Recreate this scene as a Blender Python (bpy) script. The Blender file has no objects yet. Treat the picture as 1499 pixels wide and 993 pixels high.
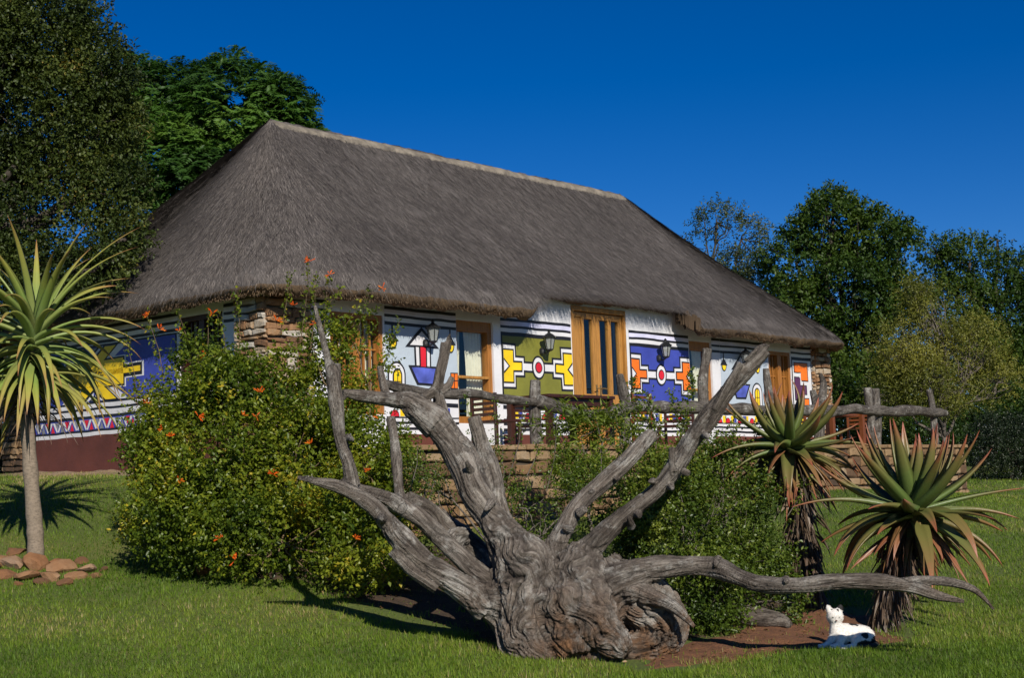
import bpy, bmesh, math, random
import numpy as np
from mathutils import Vector, Matrix

# ------------------------------------------------------------------ camera, sky, sun, exposure
SC = bpy.context.scene
COL = SC.collection
F = 2100.0                                   # focal length in photo pixels (1499 wide)
PITCH, ROLL, EYE = math.radians(5.95), 0.035, 1.5
R0 = np.array([1, 0, 0.]); U0 = np.array([0, -math.sin(PITCH), math.cos(PITCH)])
FW = np.array([0, math.cos(PITCH), math.sin(PITCH)])
RT = R0*math.cos(ROLL) - U0*math.sin(ROLL)
UP = U0*math.cos(ROLL) + R0*math.sin(ROLL)
EYEP = np.array([0, 0, EYE])
cam = bpy.data.cameras.new('camera'); camo = bpy.data.objects.new('camera', cam); COL.objects.link(camo)
cam.sensor_width = 36.0; cam.lens = 36.0*F/1499.0; cam.clip_end = 3000; cam.clip_start = 0.1
camo.matrix_world = Matrix(((RT[0], UP[0], -FW[0], 0), (RT[1], UP[1], -FW[1], 0), (RT[2], UP[2], -FW[2], EYE), (0, 0, 0, 1)))
SC.camera = camo

SUN_AZ = np.array([0.32, -0.95]); SUN_AZ /= np.linalg.norm(SUN_AZ)     # towards the sun, horizontal
SUN_EL = math.radians(31)
SUN_DIR = np.array([SUN_AZ[0]*math.cos(SUN_EL), SUN_AZ[1]*math.cos(SUN_EL), math.sin(SUN_EL)])
w = bpy.data.worlds.new('World'); SC.world = w; w.use_nodes = True
nt = w.node_tree; bg = nt.nodes['Background']
sky = nt.nodes.new('ShaderNodeTexSky'); sky.sky_type = 'NISHITA'; sky.sun_disc = False
sky.sun_elevation = SUN_EL; sky.sun_rotation = math.atan2(SUN_AZ[0], SUN_AZ[1])
sky.altitude = 1800; sky.air_density = 0.85; sky.dust_density = 0.05; sky.ozone_density = 4.0
hs = nt.nodes.new('ShaderNodeHueSaturation'); hs.inputs['Saturation'].default_value = 1.36; hs.inputs['Value'].default_value = 1.0; hs.inputs['Hue'].default_value = 0.512
nt.links.new(sky.outputs[0], hs.inputs['Color']); nt.links.new(hs.outputs[0], bg.inputs[0])
bg.inputs[1].default_value = 0.074
sl = bpy.data.lights.new('sun', 'SUN'); sl.energy = 5.0; sl.angle = math.radians(0.53); sl.color = (1.0, 0.93, 0.82)
so = bpy.data.objects.new('sun', sl); COL.objects.link(so)
so.rotation_euler = Vector(SUN_DIR).to_track_quat('Z', 'Y').to_euler(); so.location = (20, -30, 30)
SC.view_settings.view_transform = 'Standard'; SC.view_settings.look = 'None'
SC.view_settings.exposure = 0.15; SC.view_settings.gamma = 1.0; SC.view_settings.use_curve_mapping = False

# ------------------------------------------------------------------ helpers
rng = np.random.default_rng(7)
def ray(x, y):
    v = FW + RT*(x-749.5)/F + UP*(496.5-y)/F
    return v/v[1]
def at(x, y, Y): return EYEP + ray(x, y)*Y          # photo point at forward distance Y -> world
def unit(a):
    a = np.asarray(a, float); return a/np.maximum(np.linalg.norm(a, axis=-1, keepdims=True), 1e-9)
PHI = math.radians(41.4)
DW = np.array([math.sin(PHI), math.cos(PHI), 0]); NW = np.array([math.cos(PHI), -math.sin(PHI), 0])
FLOOR = 2.0; DOOR = np.array([1.374, 22.9, FLOOR])
def H(s, off, h): return DOOR + DW*s + NW*off + np.array([0, 0, h])    # house frame: along the wall, outward, up

def _hash(i, j, k):
    n = (i*374761393 + j*668265263 + k*2147483647 + 12345) & 0xffffffff
    n = ((n ^ (n >> 13))*1274126177) & 0xffffffff
    n = n ^ (n >> 16)
    return (n & 0xffffff)/float(0xffffff)
def vnoise(p):
    p = np.asarray(p, float); f = np.floor(p).astype(np.int64); t = p-f; t = t*t*(3-2*t)
    r = 0
    for a in (0, 1):
        for b in (0, 1):
            for c in (0, 1):
                wt = (t[..., 0] if a else 1-t[..., 0])*(t[..., 1] if b else 1-t[..., 1])*(t[..., 2] if c else 1-t[..., 2])
                r = r + wt*_hash(f[..., 0]+a, f[..., 1]+b, f[..., 2]+c)
    return r*2-1
def fbm(p, o=4):
    p = np.asarray(p, float); r = 0; a = 1; s = 0
    for i in range(o):
        r = r + a*vnoise(p*2**i + 17.3*i); s += a; a *= .5
    return r/s

def tag(o, label=None, cat=None, group=None, kind=None):
    if label: o['label'] = label
    if cat: o['category'] = cat
    if group: o['group'] = group
    if kind: o['kind'] = kind
    return o
def thing(name, loc, label, cat, group=None):
    o = bpy.data.objects.new(name, None); COL.objects.link(o); o.location = tuple(loc)
    o.empty_display_size = 0.2
    return tag(o, label, cat, group)
def link(name, me, parent=None):
    o = bpy.data.objects.new(name, me); COL.objects.link(o)
    if parent is not None:
        o.parent = parent
        p = parent; off = Vector((0, 0, 0))
        while p is not None: off += p.location; p = p.parent
        o.location = -off
    return o
def origin_to(o, pt):
    pt = Vector(pt); o.data.transform(Matrix.Translation(-pt)); o.location = o.location + pt
class MB:
    """collects polygons (world coordinates) and links them as one mesh object"""
    def __init__(s): s.v = []; s.f = []; s.m = []; s.uv = {}; s.col = []
    def add(s, vs, fs, m=0, c=0.5):
        b = len(s.v); s.v += [tuple(map(float, q)) for q in vs]
        for f in fs: s.f.append(tuple(b+i for i in f)); s.m.append(m); s.col.append(c)
    def poly(s, vs, m=0, c=.5): s.add(vs, [tuple(range(len(vs)))], m, c)
    def hexa(s, p, m=0, c=.5):     # 8 corners: bottom 4 (ccw), top 4
        s.add(p, [(3, 2, 1, 0), (4, 5, 6, 7), (0, 1, 5, 4), (1, 2, 6, 5), (2, 3, 7, 6), (3, 0, 4, 7)], m, c)
    def hbox(s, s0, s1, o0, o1, h0, h1, m=0, c=.5):   # box in the house frame
        s.hexa([H(s0, o1, h0), H(s1, o1, h0), H(s1, o0, h0), H(s0, o0, h0), H(s0, o1, h1), H(s1, o1, h1), H(s1, o0, h1), H(s0, o0, h1)], m, c)
    def tube(s, pts, rad, n=8, m=0, c=.5, cap=True):
        pts = np.asarray(pts, float); rad = np.broadcast_to(rad, (len(pts),)); k = len(pts)
        tan = unit(np.gradient(pts, axis=0)); ref = np.array([0.13, .21, 1.]); 
        if abs(unit(tan[0])@unit(ref)) > .9: ref = np.array([1., .2, .1])
        a = np.linspace(0, 2*np.pi, n, endpoint=False); vs = []
        n1 = unit(np.cross(tan[0], ref))
        for i in range(k):
            n1 = unit(n1 - tan[i]*(n1@tan[i])); n2 = np.cross(tan[i], n1)
            for t in a: vs.append(pts[i] + (n1*np.cos(t) + n2*np.sin(t))*rad[i])
        fs = [(i*n+j, i*n+(j+1) % n, (i+1)*n+(j+1) % n, (i+1)*n+j) for i in range(k-1) for j in range(n)]
        if cap: fs += [tuple(range(n-1, -1, -1)), tuple((k-1)*n+j for j in range(n))]
        s.add(vs, fs, m, c)
    def lathe(s, base, prof, n=12, m=0, axis=None):
        base = np.asarray(base, float); vs = []
        for r, z in prof:
            for j in range(n):
                t = 2*np.pi*j/n; vs.append(base + np.array([r*np.cos(t), r*np.sin(t), z]))
        k = len(prof)
        fs = [(i*n+j, i*n+(j+1) % n, (i+1)*n+(j+1) % n, (i+1)*n+j) for i in range(k-1) for j in range(n)]
        fs += [tuple(range(n-1, -1, -1)), tuple((k-1)*n+j for j in range(n))]
        s.add(vs, fs, m)
    def build(s, name, mats, parent=None, smooth=False, bevel=0):
        me = bpy.data.meshes.new(name); me.from_pydata(s.v, [], s.f)
        for mm in (mats if isinstance(mats, (list, tuple)) else [mats]): me.materials.append(mm)
        me.polygons.foreach_set('material_index', s.m)
        a = me.attributes.new('rnd', 'FLOAT', 'FACE'); a.data.foreach_set('value', s.col)
        if smooth: me.polygons.foreach_set('use_smooth', [True]*len(s.f))
        me.update()
        o = link(name, me, parent)
        if bevel:
            b = o.modifiers.new('bevel', 'BEVEL'); b.width = bevel; b.segments = 2; b.limit_method = 'ANGLE'
        return o
def fast_mesh(name, verts, faces, mat, parent=None, face_attr=None, pt_attr=None, smooth=False):
    """big meshes straight from numpy: verts (n,3), faces (m,k)"""
    me = bpy.data.meshes.new(name); n, k = faces.shape
    me.vertices.add(len(verts)); me.vertices.foreach_set('co', np.ascontiguousarray(verts, dtype=np.float32).ravel())
    me.loops.add(n*k); me.loops.foreach_set('vertex_index', np.ascontiguousarray(faces, dtype=np.int32).ravel())
    me.polygons.add(n); me.polygons.foreach_set('loop_start', np.arange(n, dtype=np.int32)*k)
    me.polygons.foreach_set('loop_total', np.full(n, k, dtype=np.int32))
    for nm, val in (face_attr or {}).items():
        a = me.attributes.new(nm, 'FLOAT', 'FACE'); a.data.foreach_set('value', np.asarray(val, np.float32))
    for nm, val in (pt_attr or {}).items():
        val = np.asarray(val, np.float32)
        if val.ndim == 1: a = me.attributes.new(nm, 'FLOAT', 'POINT'); a.data.foreach_set('value', val)
        else: a = me.attributes.new(nm, 'FLOAT_VECTOR', 'POINT'); a.data.foreach_set('vector', val.ravel())
    if smooth: me.polygons.foreach_set('use_smooth', np.ones(n, bool))
    me.materials.append(mat); me.update(calc_edges=True)
    return link(name, me, parent)

# ------------------------------------------------------------------ materials
def new_mat(name):
    m = bpy.data.materials.new(name); m.use_nodes = True; n = m.node_tree.nodes; l = m.node_tree.links
    return m, n, l, n['Principled BSDF']
def ramp(n, stops, interp='LINEAR'):
    r = n.new('ShaderNodeValToRGB'); cr = r.color_ramp; cr.interpolation = interp
    while len(cr.elements) < len(stops): cr.elements.new(0.5)
    for e, (p, c) in zip(cr.elements, stops): e.position = p; e.color = (*c, 1)
    return r
def noise_node(n, l, scale, detail=4, coord=None, rough=.55, dist=0):
    t = n.new('ShaderNodeTexNoise'); t.inputs['Scale'].default_value = scale; t.inputs['Detail'].default_value = detail
    t.inputs['Roughness'].default_value = rough; t.inputs['Distortion'].default_value = dist
    if coord is not None: l.new(coord, t.inputs['Vector'])
    return t
def objc(n): return n.new('ShaderNodeTexCoord').outputs['Object']
def bump(n, l, src, b, strength=.3, dist=.02):
    k = n.new('ShaderNodeBump'); k.inputs['Strength'].default_value = strength; k.inputs['Distance'].default_value = dist
    l.new(src, k.inputs['Height']); l.new(k.outputs[0], b.inputs['Normal'])
def attr(n, name):
    a = n.new('ShaderNodeAttribute'); a.attribute_name = name; return a
def paint(name, c, rough=.55, var=.2, scale=3.0, bmp=.25):
    m, n, l, b = new_mat(name); co = objc(n); t = noise_node(n, l, scale, 6, co)
    c = np.array(c); r = ramp(n, [(.3, c*(1-var)), (.7, np.minimum(c*(1+var*.5), .95))])
    l.new(t.outputs['Fac'], r.inputs[0]); l.new(r.outputs[0], b.inputs['Base Color']); b.inputs['Roughness'].default_value = rough
    t2 = noise_node(n, l, 9, 8, co, .65); bump(n, l, t2.outputs['Fac'], b, bmp*1.6, .02)
    return m
def wood(name, c, rough=.5, scale=(14, 14, 1.6), var=.45):
    m, n, l, b = new_mat(name); co = objc(n); mp = n.new('ShaderNodeMapping'); l.new(co, mp.inputs['Vector'])
    mp.inputs['Scale'].default_value = scale
    t = noise_node(n, l, 2.2, 6, mp.outputs[0], .6, .6); c = np.array(c)
    r = ramp(n, [(.25, c*(1-var)), (.55, c), (.8, c*(1+.3*var))]); l.new(t.outputs['Fac'], r.inputs[0])
    l.new(r.outputs[0], b.inputs['Base Color']); b.inputs['Roughness'].default_value = rough
    bump(n, l, t.outputs['Fac'], b, .2, .004)
    return m
def leaf_mat(name, stops, transl=.35, rough=.45, spec=.4, tcol=(1.3, 1.25, .5)):
    m, n, l, b = new_mat(name); a = attr(n, 'rnd'); r = ramp(n, stops); l.new(a.outputs['Fac'], r.inputs[0])
    l.new(r.outputs[0], b.inputs['Base Color']); b.inputs['Roughness'].default_value = rough
    b.inputs['Specular IOR Level'].default_value = spec
    tr = n.new('ShaderNodeBsdfTranslucent'); mx = n.new('ShaderNodeMix'); mx.data_type = 'RGBA'; mx.blend_type = 'MULTIPLY'
    mx.inputs[0].default_value = 1; mx.inputs[7].default_value = (*tcol, 1); l.new(r.outputs[0], mx.inputs[6]); l.new(mx.outputs[2], tr.inputs[0])
    ms = n.new('ShaderNodeMixShader'); ms.inputs[0].default_value = transl
    l.new(b.outputs[0], ms.inputs[1]); l.new(tr.outputs[0], ms.inputs[2]); l.new(ms.outputs[0], n['Material Output'].inputs[0])
    return m
def stone_mat(name, stops, sc=9):
    m, n, l, b = new_mat(name); co = objc(n); a = attr(n, 'rnd'); t = noise_node(n, l, sc, 8, co, .65)
    ad = n.new('ShaderNodeMath'); ad.operation = 'MULTIPLY_ADD'; ad.inputs[1].default_value = .55; l.new(t.outputs['Fac'], ad.inputs[0])
    sb = n.new('ShaderNodeMath'); sb.operation = 'MULTIPLY_ADD'; sb.inputs[1].default_value = .75; sb.inputs[2].default_value = -.15
    l.new(a.outputs['Fac'], sb.inputs[0]); l.new(sb.outputs[0], ad.inputs[2])
    r = ramp(n, stops); l.new(ad.outputs[0], r.inputs[0]); l.new(r.outputs[0], b.inputs['Base Color']); b.inputs['Roughness'].default_value = .85
    t2 = noise_node(n, l, 28, 6, co, .7); bump(n, l, t2.outputs['Fac'], b, .7, .02)
    return m
M = {}
M['white'] = paint('white_paint', (.66, .66, .68), .6, .10, 2.0)
M['lavender'] = paint('lavender_paint', (.62, .62, .82), .6)
M['paleblue'] = paint('pale_blue_paint', (.42, .49, .56), .6, .10)
M['black'] = paint('black_paint', (.012, .012, .016), .5, .3)
M['yellow'] = paint('yellow_paint', (.85, .58, .01), .5)
M['green'] = paint('olive_paint', (.19, .19, .028), .55, .22, 2.5)
M['blue'] = paint('blue_paint', (.045, .065, .36), .5, .2, 3)
M['boatblue'] = paint('boat_blue_paint', (.09, .12, .50), .5, .5, 5)
M['orange'] = paint('orange_paint', (.82, .17, .012), .5)
M['red'] = paint('red_paint', (.62, .015, .03), .5)
M['plum'] = paint('plum_paint', (.10, .03, .09), .5)
M['grey'] = paint('grey_paint', (.22, .23, .26), .5)
M['maroon'] = paint('maroon_plinth', (.12, .035, .022), .6, .25, 2)
M['cream'] = paint('cream_wall', (.62, .56, .44), .7, .12)
M['wood'] = wood('golden_wood', (.33, .13, .022))
M['palewood'] = wood('pale_wood', (.40, .19, .042))
M['darkwood'] = wood('dark_wood', (.045, .014, .008), .4)
M['redwood'] = wood('red_brown_wood', (.16, .045, .012), .4)
M['curtain'] = paint('cream_cloth', (.78, .72, .60), .9, .08, 6)
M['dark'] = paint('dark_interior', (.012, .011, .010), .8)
M['iron'] = paint('black_iron', (.012, .013, .014), .4)
M['brass'] = paint('dull_brass', (.15, .10, .04), .4)
def glass_mat():
    m, n, l, b = new_mat('window_glass'); gl = n.new('ShaderNodeBsdfGlossy'); gl.inputs['Roughness'].default_value = .02
    tr = n.new('ShaderNodeBsdfTransparent'); tr.inputs[0].default_value = (.93, .96, .95, 1); lw = n.new('ShaderNodeLayerWeight'); lw.inputs[0].default_value = .5
    pw = n.new('ShaderNodeMath'); pw.operation = 'POWER'; pw.inputs[1].default_value = 4; l.new(lw.outputs['Facing'], pw.inputs[0]); fr = n.new('ShaderNodeMath'); fr.operation = 'MULTIPLY_ADD'; fr.inputs[1].default_value = .8; fr.inputs[2].default_value = .04; l.new(pw.outputs[0], fr.inputs[0])
    ms = n.new('ShaderNodeMixShader'); l.new(fr.outputs[0], ms.inputs[0]); l.new(tr.outputs[0], ms.inputs[1]); l.new(gl.outputs[0], ms.inputs[2])
    l.new(ms.outputs[0], n['Material Output'].inputs[0]); return m
M['glass'] = glass_mat()
def lampglass():
    m, n, l, b = new_mat('lantern_glass'); b.inputs['Base Color'].default_value = (.55, .58, .56, 1); b.inputs['Roughness'].default_value = .25
    b.inputs['Transmission Weight'].default_value = .6; return m
M['lampglass'] = lampglass()

S_L, S_R = -6.6, 7.2
# ------------------------------------------------------------------ ground
CP = [(-3.94, 11, .21), (-.08, 10.6, .13), (3.6, 10.6, .0), (.44, 11.3, .13), (2.65, 12, .12), (-4.63, 14, .78), (-2.74, 13.5, .70), (-.8, 12.6, .36),
      (-5.7, 20.5, 1.93), (-.15, 17.5, 1.25), (2.2, 19, 1.15), (7.6, 25.5, 1.15), (9.84, 30, 1.33), (3.1, 12.8, .15), (2.67, 13.6, .30), (4.64, 15, .46), (6.98, 20, .84),
      (-3.4, 17.6, 1.75), (-8.5, 22, 2.0), (-12, 12, .9), (-14, 24, 2.1), (13, 12, .1), (14, 20, .8), (0, 3, -.05), (-7, 3, .1), (7, 3, -.1), (0, -10, -.3),
      (-12, 40, 2.0), (12, 42, 1.75), (25, 42, 1.8), (0, 32, 1.8), (-28, 30, 2.0), (0, 70, 1.9), (40, 70, 1.9), (-40, 70, 2.0), (30, 20, .8), (-30, 5, .3), (30, 0, -.1), (3, 24, 1.75), (-3, 22, 1.9), (5, 30, 1.7)]
CP = np.array(CP, float)
def _tps(r2): return np.where(r2 > 1e-9, r2*np.log(np.maximum(r2, 1e-9)), 0)
_K = _tps(((CP[:, None, :2]-CP[None, :, :2])**2).sum(-1)) + np.eye(len(CP))*.4
_P = np.hstack([np.ones((len(CP), 1)), CP[:, :2]])
_A = np.vstack([np.hstack([_K, _P]), np.hstack([_P.T, np.zeros((3, 3))])])
_W = np.linalg.solve(_A, np.concatenate([CP[:, 2], np.zeros(3)]))
def ground_z(X, Y):
    X = np.asarray(X, float); Y = np.asarray(Y, float); sh = X.shape
    Xc = np.clip(X, -38, 38).ravel(); Yc = np.clip(Y, -8, 68).ravel()
    q = np.stack([Xc, Yc], 1)
    z = _tps(((q[:, None, :]-CP[None, :, :2])**2).sum(-1))@_W[:len(CP)] + _W[len(CP)] + q@_W[len(CP)+1:]
    return np.clip(z, -.5, 1.96+.0*z).reshape(sh) + .012*vnoise(np.stack([X*1.3, Y*1.3, 0*X], -1))
def gpt(X, Y, dz=0): return np.array([X, Y, float(ground_z(np.array([X]), np.array([Y]))[0]) + dz])
def on_ground(x, y):      # photo pixel -> point where its ray meets the ground
    v = ray(x, y); t = np.linspace(9, 60, 800); p = EYEP + v*t[:, None]
    g = ground_z(p[:, 0], p[:, 1]); i = int(np.argmax(p[:, 2] < g)); return p[i]

def grid_ground():
    xs = np.concatenate([-np.geomspace(900, 12, 18), np.arange(-11, 13, .25), np.geomspace(13.5, 900, 18)])
    ys = np.concatenate([-np.geomspace(300, 4, 10), np.arange(-3, 8, 1.0), np.arange(8, 31, .25), np.geomspace(32, 1500, 22)])
    X, Y = np.meshgrid(xs, ys); Z = np.zeros_like(X)
    for i in range(len(ys)): Z[i] = ground_z(X[i], Y[i])
    nx, ny = len(xs), len(ys); v = np.stack([X, Y, Z], -1).reshape(-1, 3)
    i, j = np.meshgrid(np.arange(ny-1), np.arange(nx-1), indexing='ij'); a = (i*nx+j).ravel()
    return v, np.stack([a, a+1, a+nx+1, a+nx], 1)
def lawn_mat():
    m, n, l, b = new_mat('lawn'); co = objc(n); t = noise_node(n, l, 1.1, 6, co, .6); t2 = noise_node(n, l, 26, 5, co, .7)
    r = ramp(n, [(.3, (.05, .075, .009)), (.5, (.085, .115, .014)), (.66, (.13, .13, .026)), (.78, (.19, .145, .05))])
    ad = n.new('ShaderNodeMath'); ad.operation = 'MULTIPLY_ADD'; ad.inputs[1].default_value = .55; l.new(t.outputs['Fac'], ad.inputs[0])
    m2 = n.new('ShaderNodeMath'); m2.operation = 'MULTIPLY'; m2.inputs[1].default_value = .45; l.new(t2.outputs['Fac'], m2.inputs[0]); l.new(m2.outputs[0], ad.inputs[2])
    l.new(ad.outputs[0], r.inputs[0]); l.new(r.outputs[0], b.inputs['Base Color']); b.inputs['Roughness'].default_value = .9
    bump(n, l, t2.outputs['Fac'], b, .8, .04); return m
def soil_mat(name, c1, c2):
    m, n, l, b = new_mat(name); co = objc(n); t = noise_node(n, l, 9, 8, co, .7); r = ramp(n, [(.3, c1), (.7, c2)])
    l.new(t.outputs['Fac'], r.inputs[0]); l.new(r.outputs[0], b.inputs['Base Color']); b.inputs['Roughness'].default_value = .95
    t2 = noise_node(n, l, 45, 6, co, .7); bump(n, l, t2.outputs['Fac'], b, 1.0, .03); return m
v_, f_ = grid_ground()
tag(fast_mesh('lawn_ground', v_, f_, lawn_mat(), smooth=True), kind='structure')
def patch(name, outline, mat, lift=.012, bumpy=.03):
    """irregular ground sheet draped over the terrain"""
    o = np.array(outline); c = o.mean(0); nr, na = 14, len(o)*6; vs = []
    ang = np.linspace(0, len(o), na, endpoint=False)
    for k in range(nr+1):
        for a in ang:
            i = int(a); t = a-i; t = t*t*(3-2*t); p = o[i]*(1-t)+o[(i+1) % len(o)]*t
            p = c+(p-c)*(k/nr)*(1+.07*math.sin(a*5.1)*k/nr+.05*math.sin(a*11.7+2)*k/nr); vs.append((p[0], p[1], k/nr))
    vs = np.array(vs); z = ground_z(vs[:, 0], vs[:, 1]); q = vs[:, 2]
    P = np.stack([vs[:, 0], vs[:, 1], z + lift*(1-q**4)*1.0 - .01*q**6 + bumpy*(1-q**3)*fbm(np.stack([vs[:, 0]*5, vs[:, 1]*5, 0*q], -1), 3)], -1)
    f = [(k*na+j, k*na+(j+1) % na, (k+1)*na+(j+1) % na, (k+1)*na+j) for k in range(nr) for j in range(na)]
    return tag(fast_mesh(name, P, np.array(f)[:, ::-1], mat, smooth=True), kind='structure')
redsoil = soil_mat('red_soil', (.10, .04, .018), (.26, .11, .045))
darksoil = soil_mat('dark_soil', (.03, .02, .012), (.09, .05, .025))
RED = [on_ground(*p)[:2] for p in [(1080, 972), (1180, 955), (1290, 950), (1345, 938), (1320, 900), (1230, 890), (1150, 890), (1060, 930), (960, 955), (880, 968), (940, 982), (1010, 980)]]
BED = [on_ground(*p)[:2] for p in [(250, 842), (420, 856), (520, 888), (620, 915), (700, 945), (790, 965), (960, 960), (1070, 940)]] + [(2.6, 12.9), (2.9, 14.4), (1.5, 15.4), (-.5, 15.4), (-3.0, 15.2)]
patch('red_soil', RED, redsoil, .02)
patch('bed_soil', BED, darksoil, .015)
patch('sandy_path', [(DOOR+DW*(S_L-o)-NW*u)[:2] for u, o in ((6.3, .0), (3, 0), (.5, .0), (.4, .6), (1.6, 1.0), (3, .75), (4.6, 1.1), (6.3, .8))], soil_mat('path_sand', (.20, .13, .07), (.34, .24, .15)), .03, .05)

# ------------------------------------------------------------------ the thatched house
house = thing('thatched_house', H(0, -3, 0), 'long cottage with steep grey thatched roof and bright geometric murals on its white walls', 'house')
def wall_plate(mb, A, a0, a1, h0, h1, holes, depth, m=0):
    """front skin, back skin and reveals of a wall with rectangular openings; A(a, off, h) -> world"""
    xs = sorted({a0, a1, *[q for o in holes for q in o[:2]]}); hs = sorted({h0, h1, *[q for o in holes for q in o[2:]]})
    for i in range(len(xs)-1):
        for j in range(len(hs)-1):
            cx, ch = (xs[i]+xs[i+1])/2, (hs[j]+hs[j+1])/2
            if any(o[0] < cx < o[1] and o[2] < ch < o[3] for o in holes): continue
            for off in (0, -depth):
                mb.poly([A(xs[i], off, hs[j]), A(xs[i+1], off, hs[j]), A(xs[i+1], off, hs[j+1]), A(xs[i], off, hs[j+1])], m)
    for o in list(holes)+[(a0, a1, h0, h1)]:
        for p, q in (((o[0], o[2]), (o[1], o[2])), ((o[1], o[2]), (o[1], o[3])), ((o[1], o[3]), (o[0], o[3])), ((o[0], o[3]), (o[0], o[2]))):
            mb.poly([A(p[0], 0, p[1]), A(q[0], 0, q[1]), A(q[0], -depth, q[1]), A(p[0], -depth, p[1])], m)
FRONT = H
def ENDW(u, off, h): return DOOR + DW*(S_L-off) - NW*u + np.array([0, 0, h])
HOL = [(-5.67, -4.72, .55, 1.90), (-3.28, -2.50, .45, 1.94), (-.66, .74, .0, 2.34), (2.56, 3.25, .45, 1.95), (5.15, 5.95, .55, 1.90)]
mb = MB(); wall_plate(mb, FRONT, S_L+.05, S_R-.05, -.4, 2.36, HOL, .26); mb.hbox(-2.6, 2.6, -.24, -.004, 2.362, 2.62); mb.build('front_wall', M['white'], house)
mb = MB(); wall_plate(mb, ENDW, .05, 5.95, -.7, 2.36, [(1.05, 2.0, .75, 1.95)], .26); mb.build('end_wall', M['white'], house)
mb = MB()
mb.hbox(S_L+.03, S_R, -6.0, -5.75, -.6, 2.36); mb.hbox(S_R-.3, S_R-.04, -5.7, -.3, -.6, 2.36)
mb.build('back_wall', M['cream'], house)
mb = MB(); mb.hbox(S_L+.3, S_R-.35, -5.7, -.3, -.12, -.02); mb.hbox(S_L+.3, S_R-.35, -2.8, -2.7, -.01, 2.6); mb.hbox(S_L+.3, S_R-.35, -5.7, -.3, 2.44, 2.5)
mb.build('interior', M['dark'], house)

# murals: thin coats of paint, a few mm proud of the wall, each layer above the one below
MATS = ['white', 'black', 'lavender', 'paleblue', 'yellow', 'green', 'blue', 'boatblue', 'orange', 'red', 'plum', 'grey', 'maroon']
MI = {k: i for i, k in enumerate(MATS)}
class Mural(MB):
    def __init__(s, A): super().__init__(); s.A = A
    def P(s, pts, c, layer):
        out = []
        for (a0, h0), (a1, h1) in zip(pts, list(pts[1:])+[pts[0]]):     # hand painted: edges waver a little
            k = max(1, int(math.hypot(a1-a0, h1-h0)/.10))
            for i in range(k): out.append((a0+(a1-a0)*i/k, h0+(h1-h0)*i/k))
        q = np.array(out); w1 = vnoise(np.stack([q[:, 0]*4.1, q[:, 1]*4.1, 0*q[:, 0]], -1))*.007; w2 = vnoise(np.stack([q[:, 0]*4.7+9, q[:, 1]*4.7, 0*q[:, 0]+4], -1))*.007
        pts = [(a+x, h+y) for (a, h), x, y in zip(out, w1, w2)]
        s.poly([s.A(a, .003+.0025*layer, h) for a, h in pts], MI[c])
    def Rc(s, a0, a1, h0, h1, c, layer): s.P([(a0, h0), (a1, h0), (a1, h1), (a0, h1)], c, layer)
    def El(s, a, h, ra, rh, c, layer, t0=0, t1=360, n=28): s.P([(a+ra*math.cos(math.radians(t)), h+rh*math.sin(math.radians(t))) for t in np.linspace(t0, t1, n, endpoint=(t1-t0) < 360)], c, layer)
    def done(s, name='mural'): return s.build(name, [M[k] for k in MATS], house)
def stripes(m, a0, a1, ext=0):
    m.Rc(a0, a1, 1.99, 2.035, 'black', 0); m.Rc(a0, a1, 1.925, 1.99, 'lavender', 0); m.Rc(a0, a1, 1.885, 1.925, 'black', 0)
    m.Rc(a0, a1, 1.825, 1.885, 'white', 0); m.Rc(a0, a1, 1.78, 1.825, 'black', 0)
def footband(m, a0, a1):
    for h0, h1, c in [(.785, .81, 'black'), (.73, .785, 'white'), (.67, .73, 'black'), (.525, .67, 'white'), (.465, .525, 'white'), (.43, .465, 'black'), (.385, .43, 'white'), (.345, .385, 'black'), (.29, .345, 'white'), (-.2, .29, 'maroon')]:
        m.Rc(a0, a1, h0, h1, c, 0)
    m.Rc(a0, a1, .51, .53, 'black', 1)
    a = a0+.06; k = 0
    while a < a1-.18:
        m.El(a+.09, .53, .085, .095, 'black', 1, 0, 180, 14); m.El(a+.09, .535, .07, .08, 'red', 2, 0, 180, 14)
        m.Rc(a+.19, a+.27, .535, .66, ('yellow', 'blue')[k % 2], 1); m.Rc(a+.275, a+.30, .535, .66, 'black', 1)
        if a+.40 < a1: m.Rc(a+.305, a+.37, .535, .66, ('blue', 'yellow')[k % 2], 1)
        a += .40; k += 1
def cross_panel(a0, a1, bgc, arm):
    m = Mural(FRONT); stripes(m, a0, a1); footband(m, a0, a1)
    m.Rc(a0, a1, .81, 1.78, 'black', 0); m.Rc(a0+.03, a1-.005, .835, 1.765, bgc, 1); mid = (a0+a1)/2; v = 1.315
    def step(side, L1, L2, L3, c, layer):
        e = a0+.03 if side > 0 else a1-.005
        (x1, y1), (x2, y2), (x3, y3) = L1, L2, L3
        p = [(0, y1), (x1, y1), (x1, y2), (x2, y2), (x2, y3), (x3, y3), (x3, -y3), (x2, -y3), (x2, -y2), (x1, -y2), (x1, -y1), (0, -y1)]
        m.P([(e+side*x, v+y) for x, y in p], c, layer)
    for sd in (1, -1):
        q = mid-a0-.05
        step(sd, (.29, .345), (.49, .165), (q, .085), 'black', 2); step(sd, (.26, .312), (.455, .132), (q, .052), 'white', 3)
        step(sd, (.235, .26), (.425, .085), (.426, .04), 'black', 4); step(sd, (.208, .235), (.40, .057), (.401, .03), arm, 5)
        e = a0+.03 if sd > 0 else a1-.005
        m.P([(e, v+.12), (e+sd*.135, v), (e, v-.12)], 'black', 6); m.P([(e, v+.085), (e+sd*.10, v), (e, v-.085)], 'white', 7)
    m.El(mid, v, .155, .185, 'black', 4); m.El(mid, v, .125, .155, 'white', 5); m.El(mid, v, .085, .09, 'black', 6); m.El(mid, v, .066, .072, 'red', 7)
    return m.done()
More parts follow.
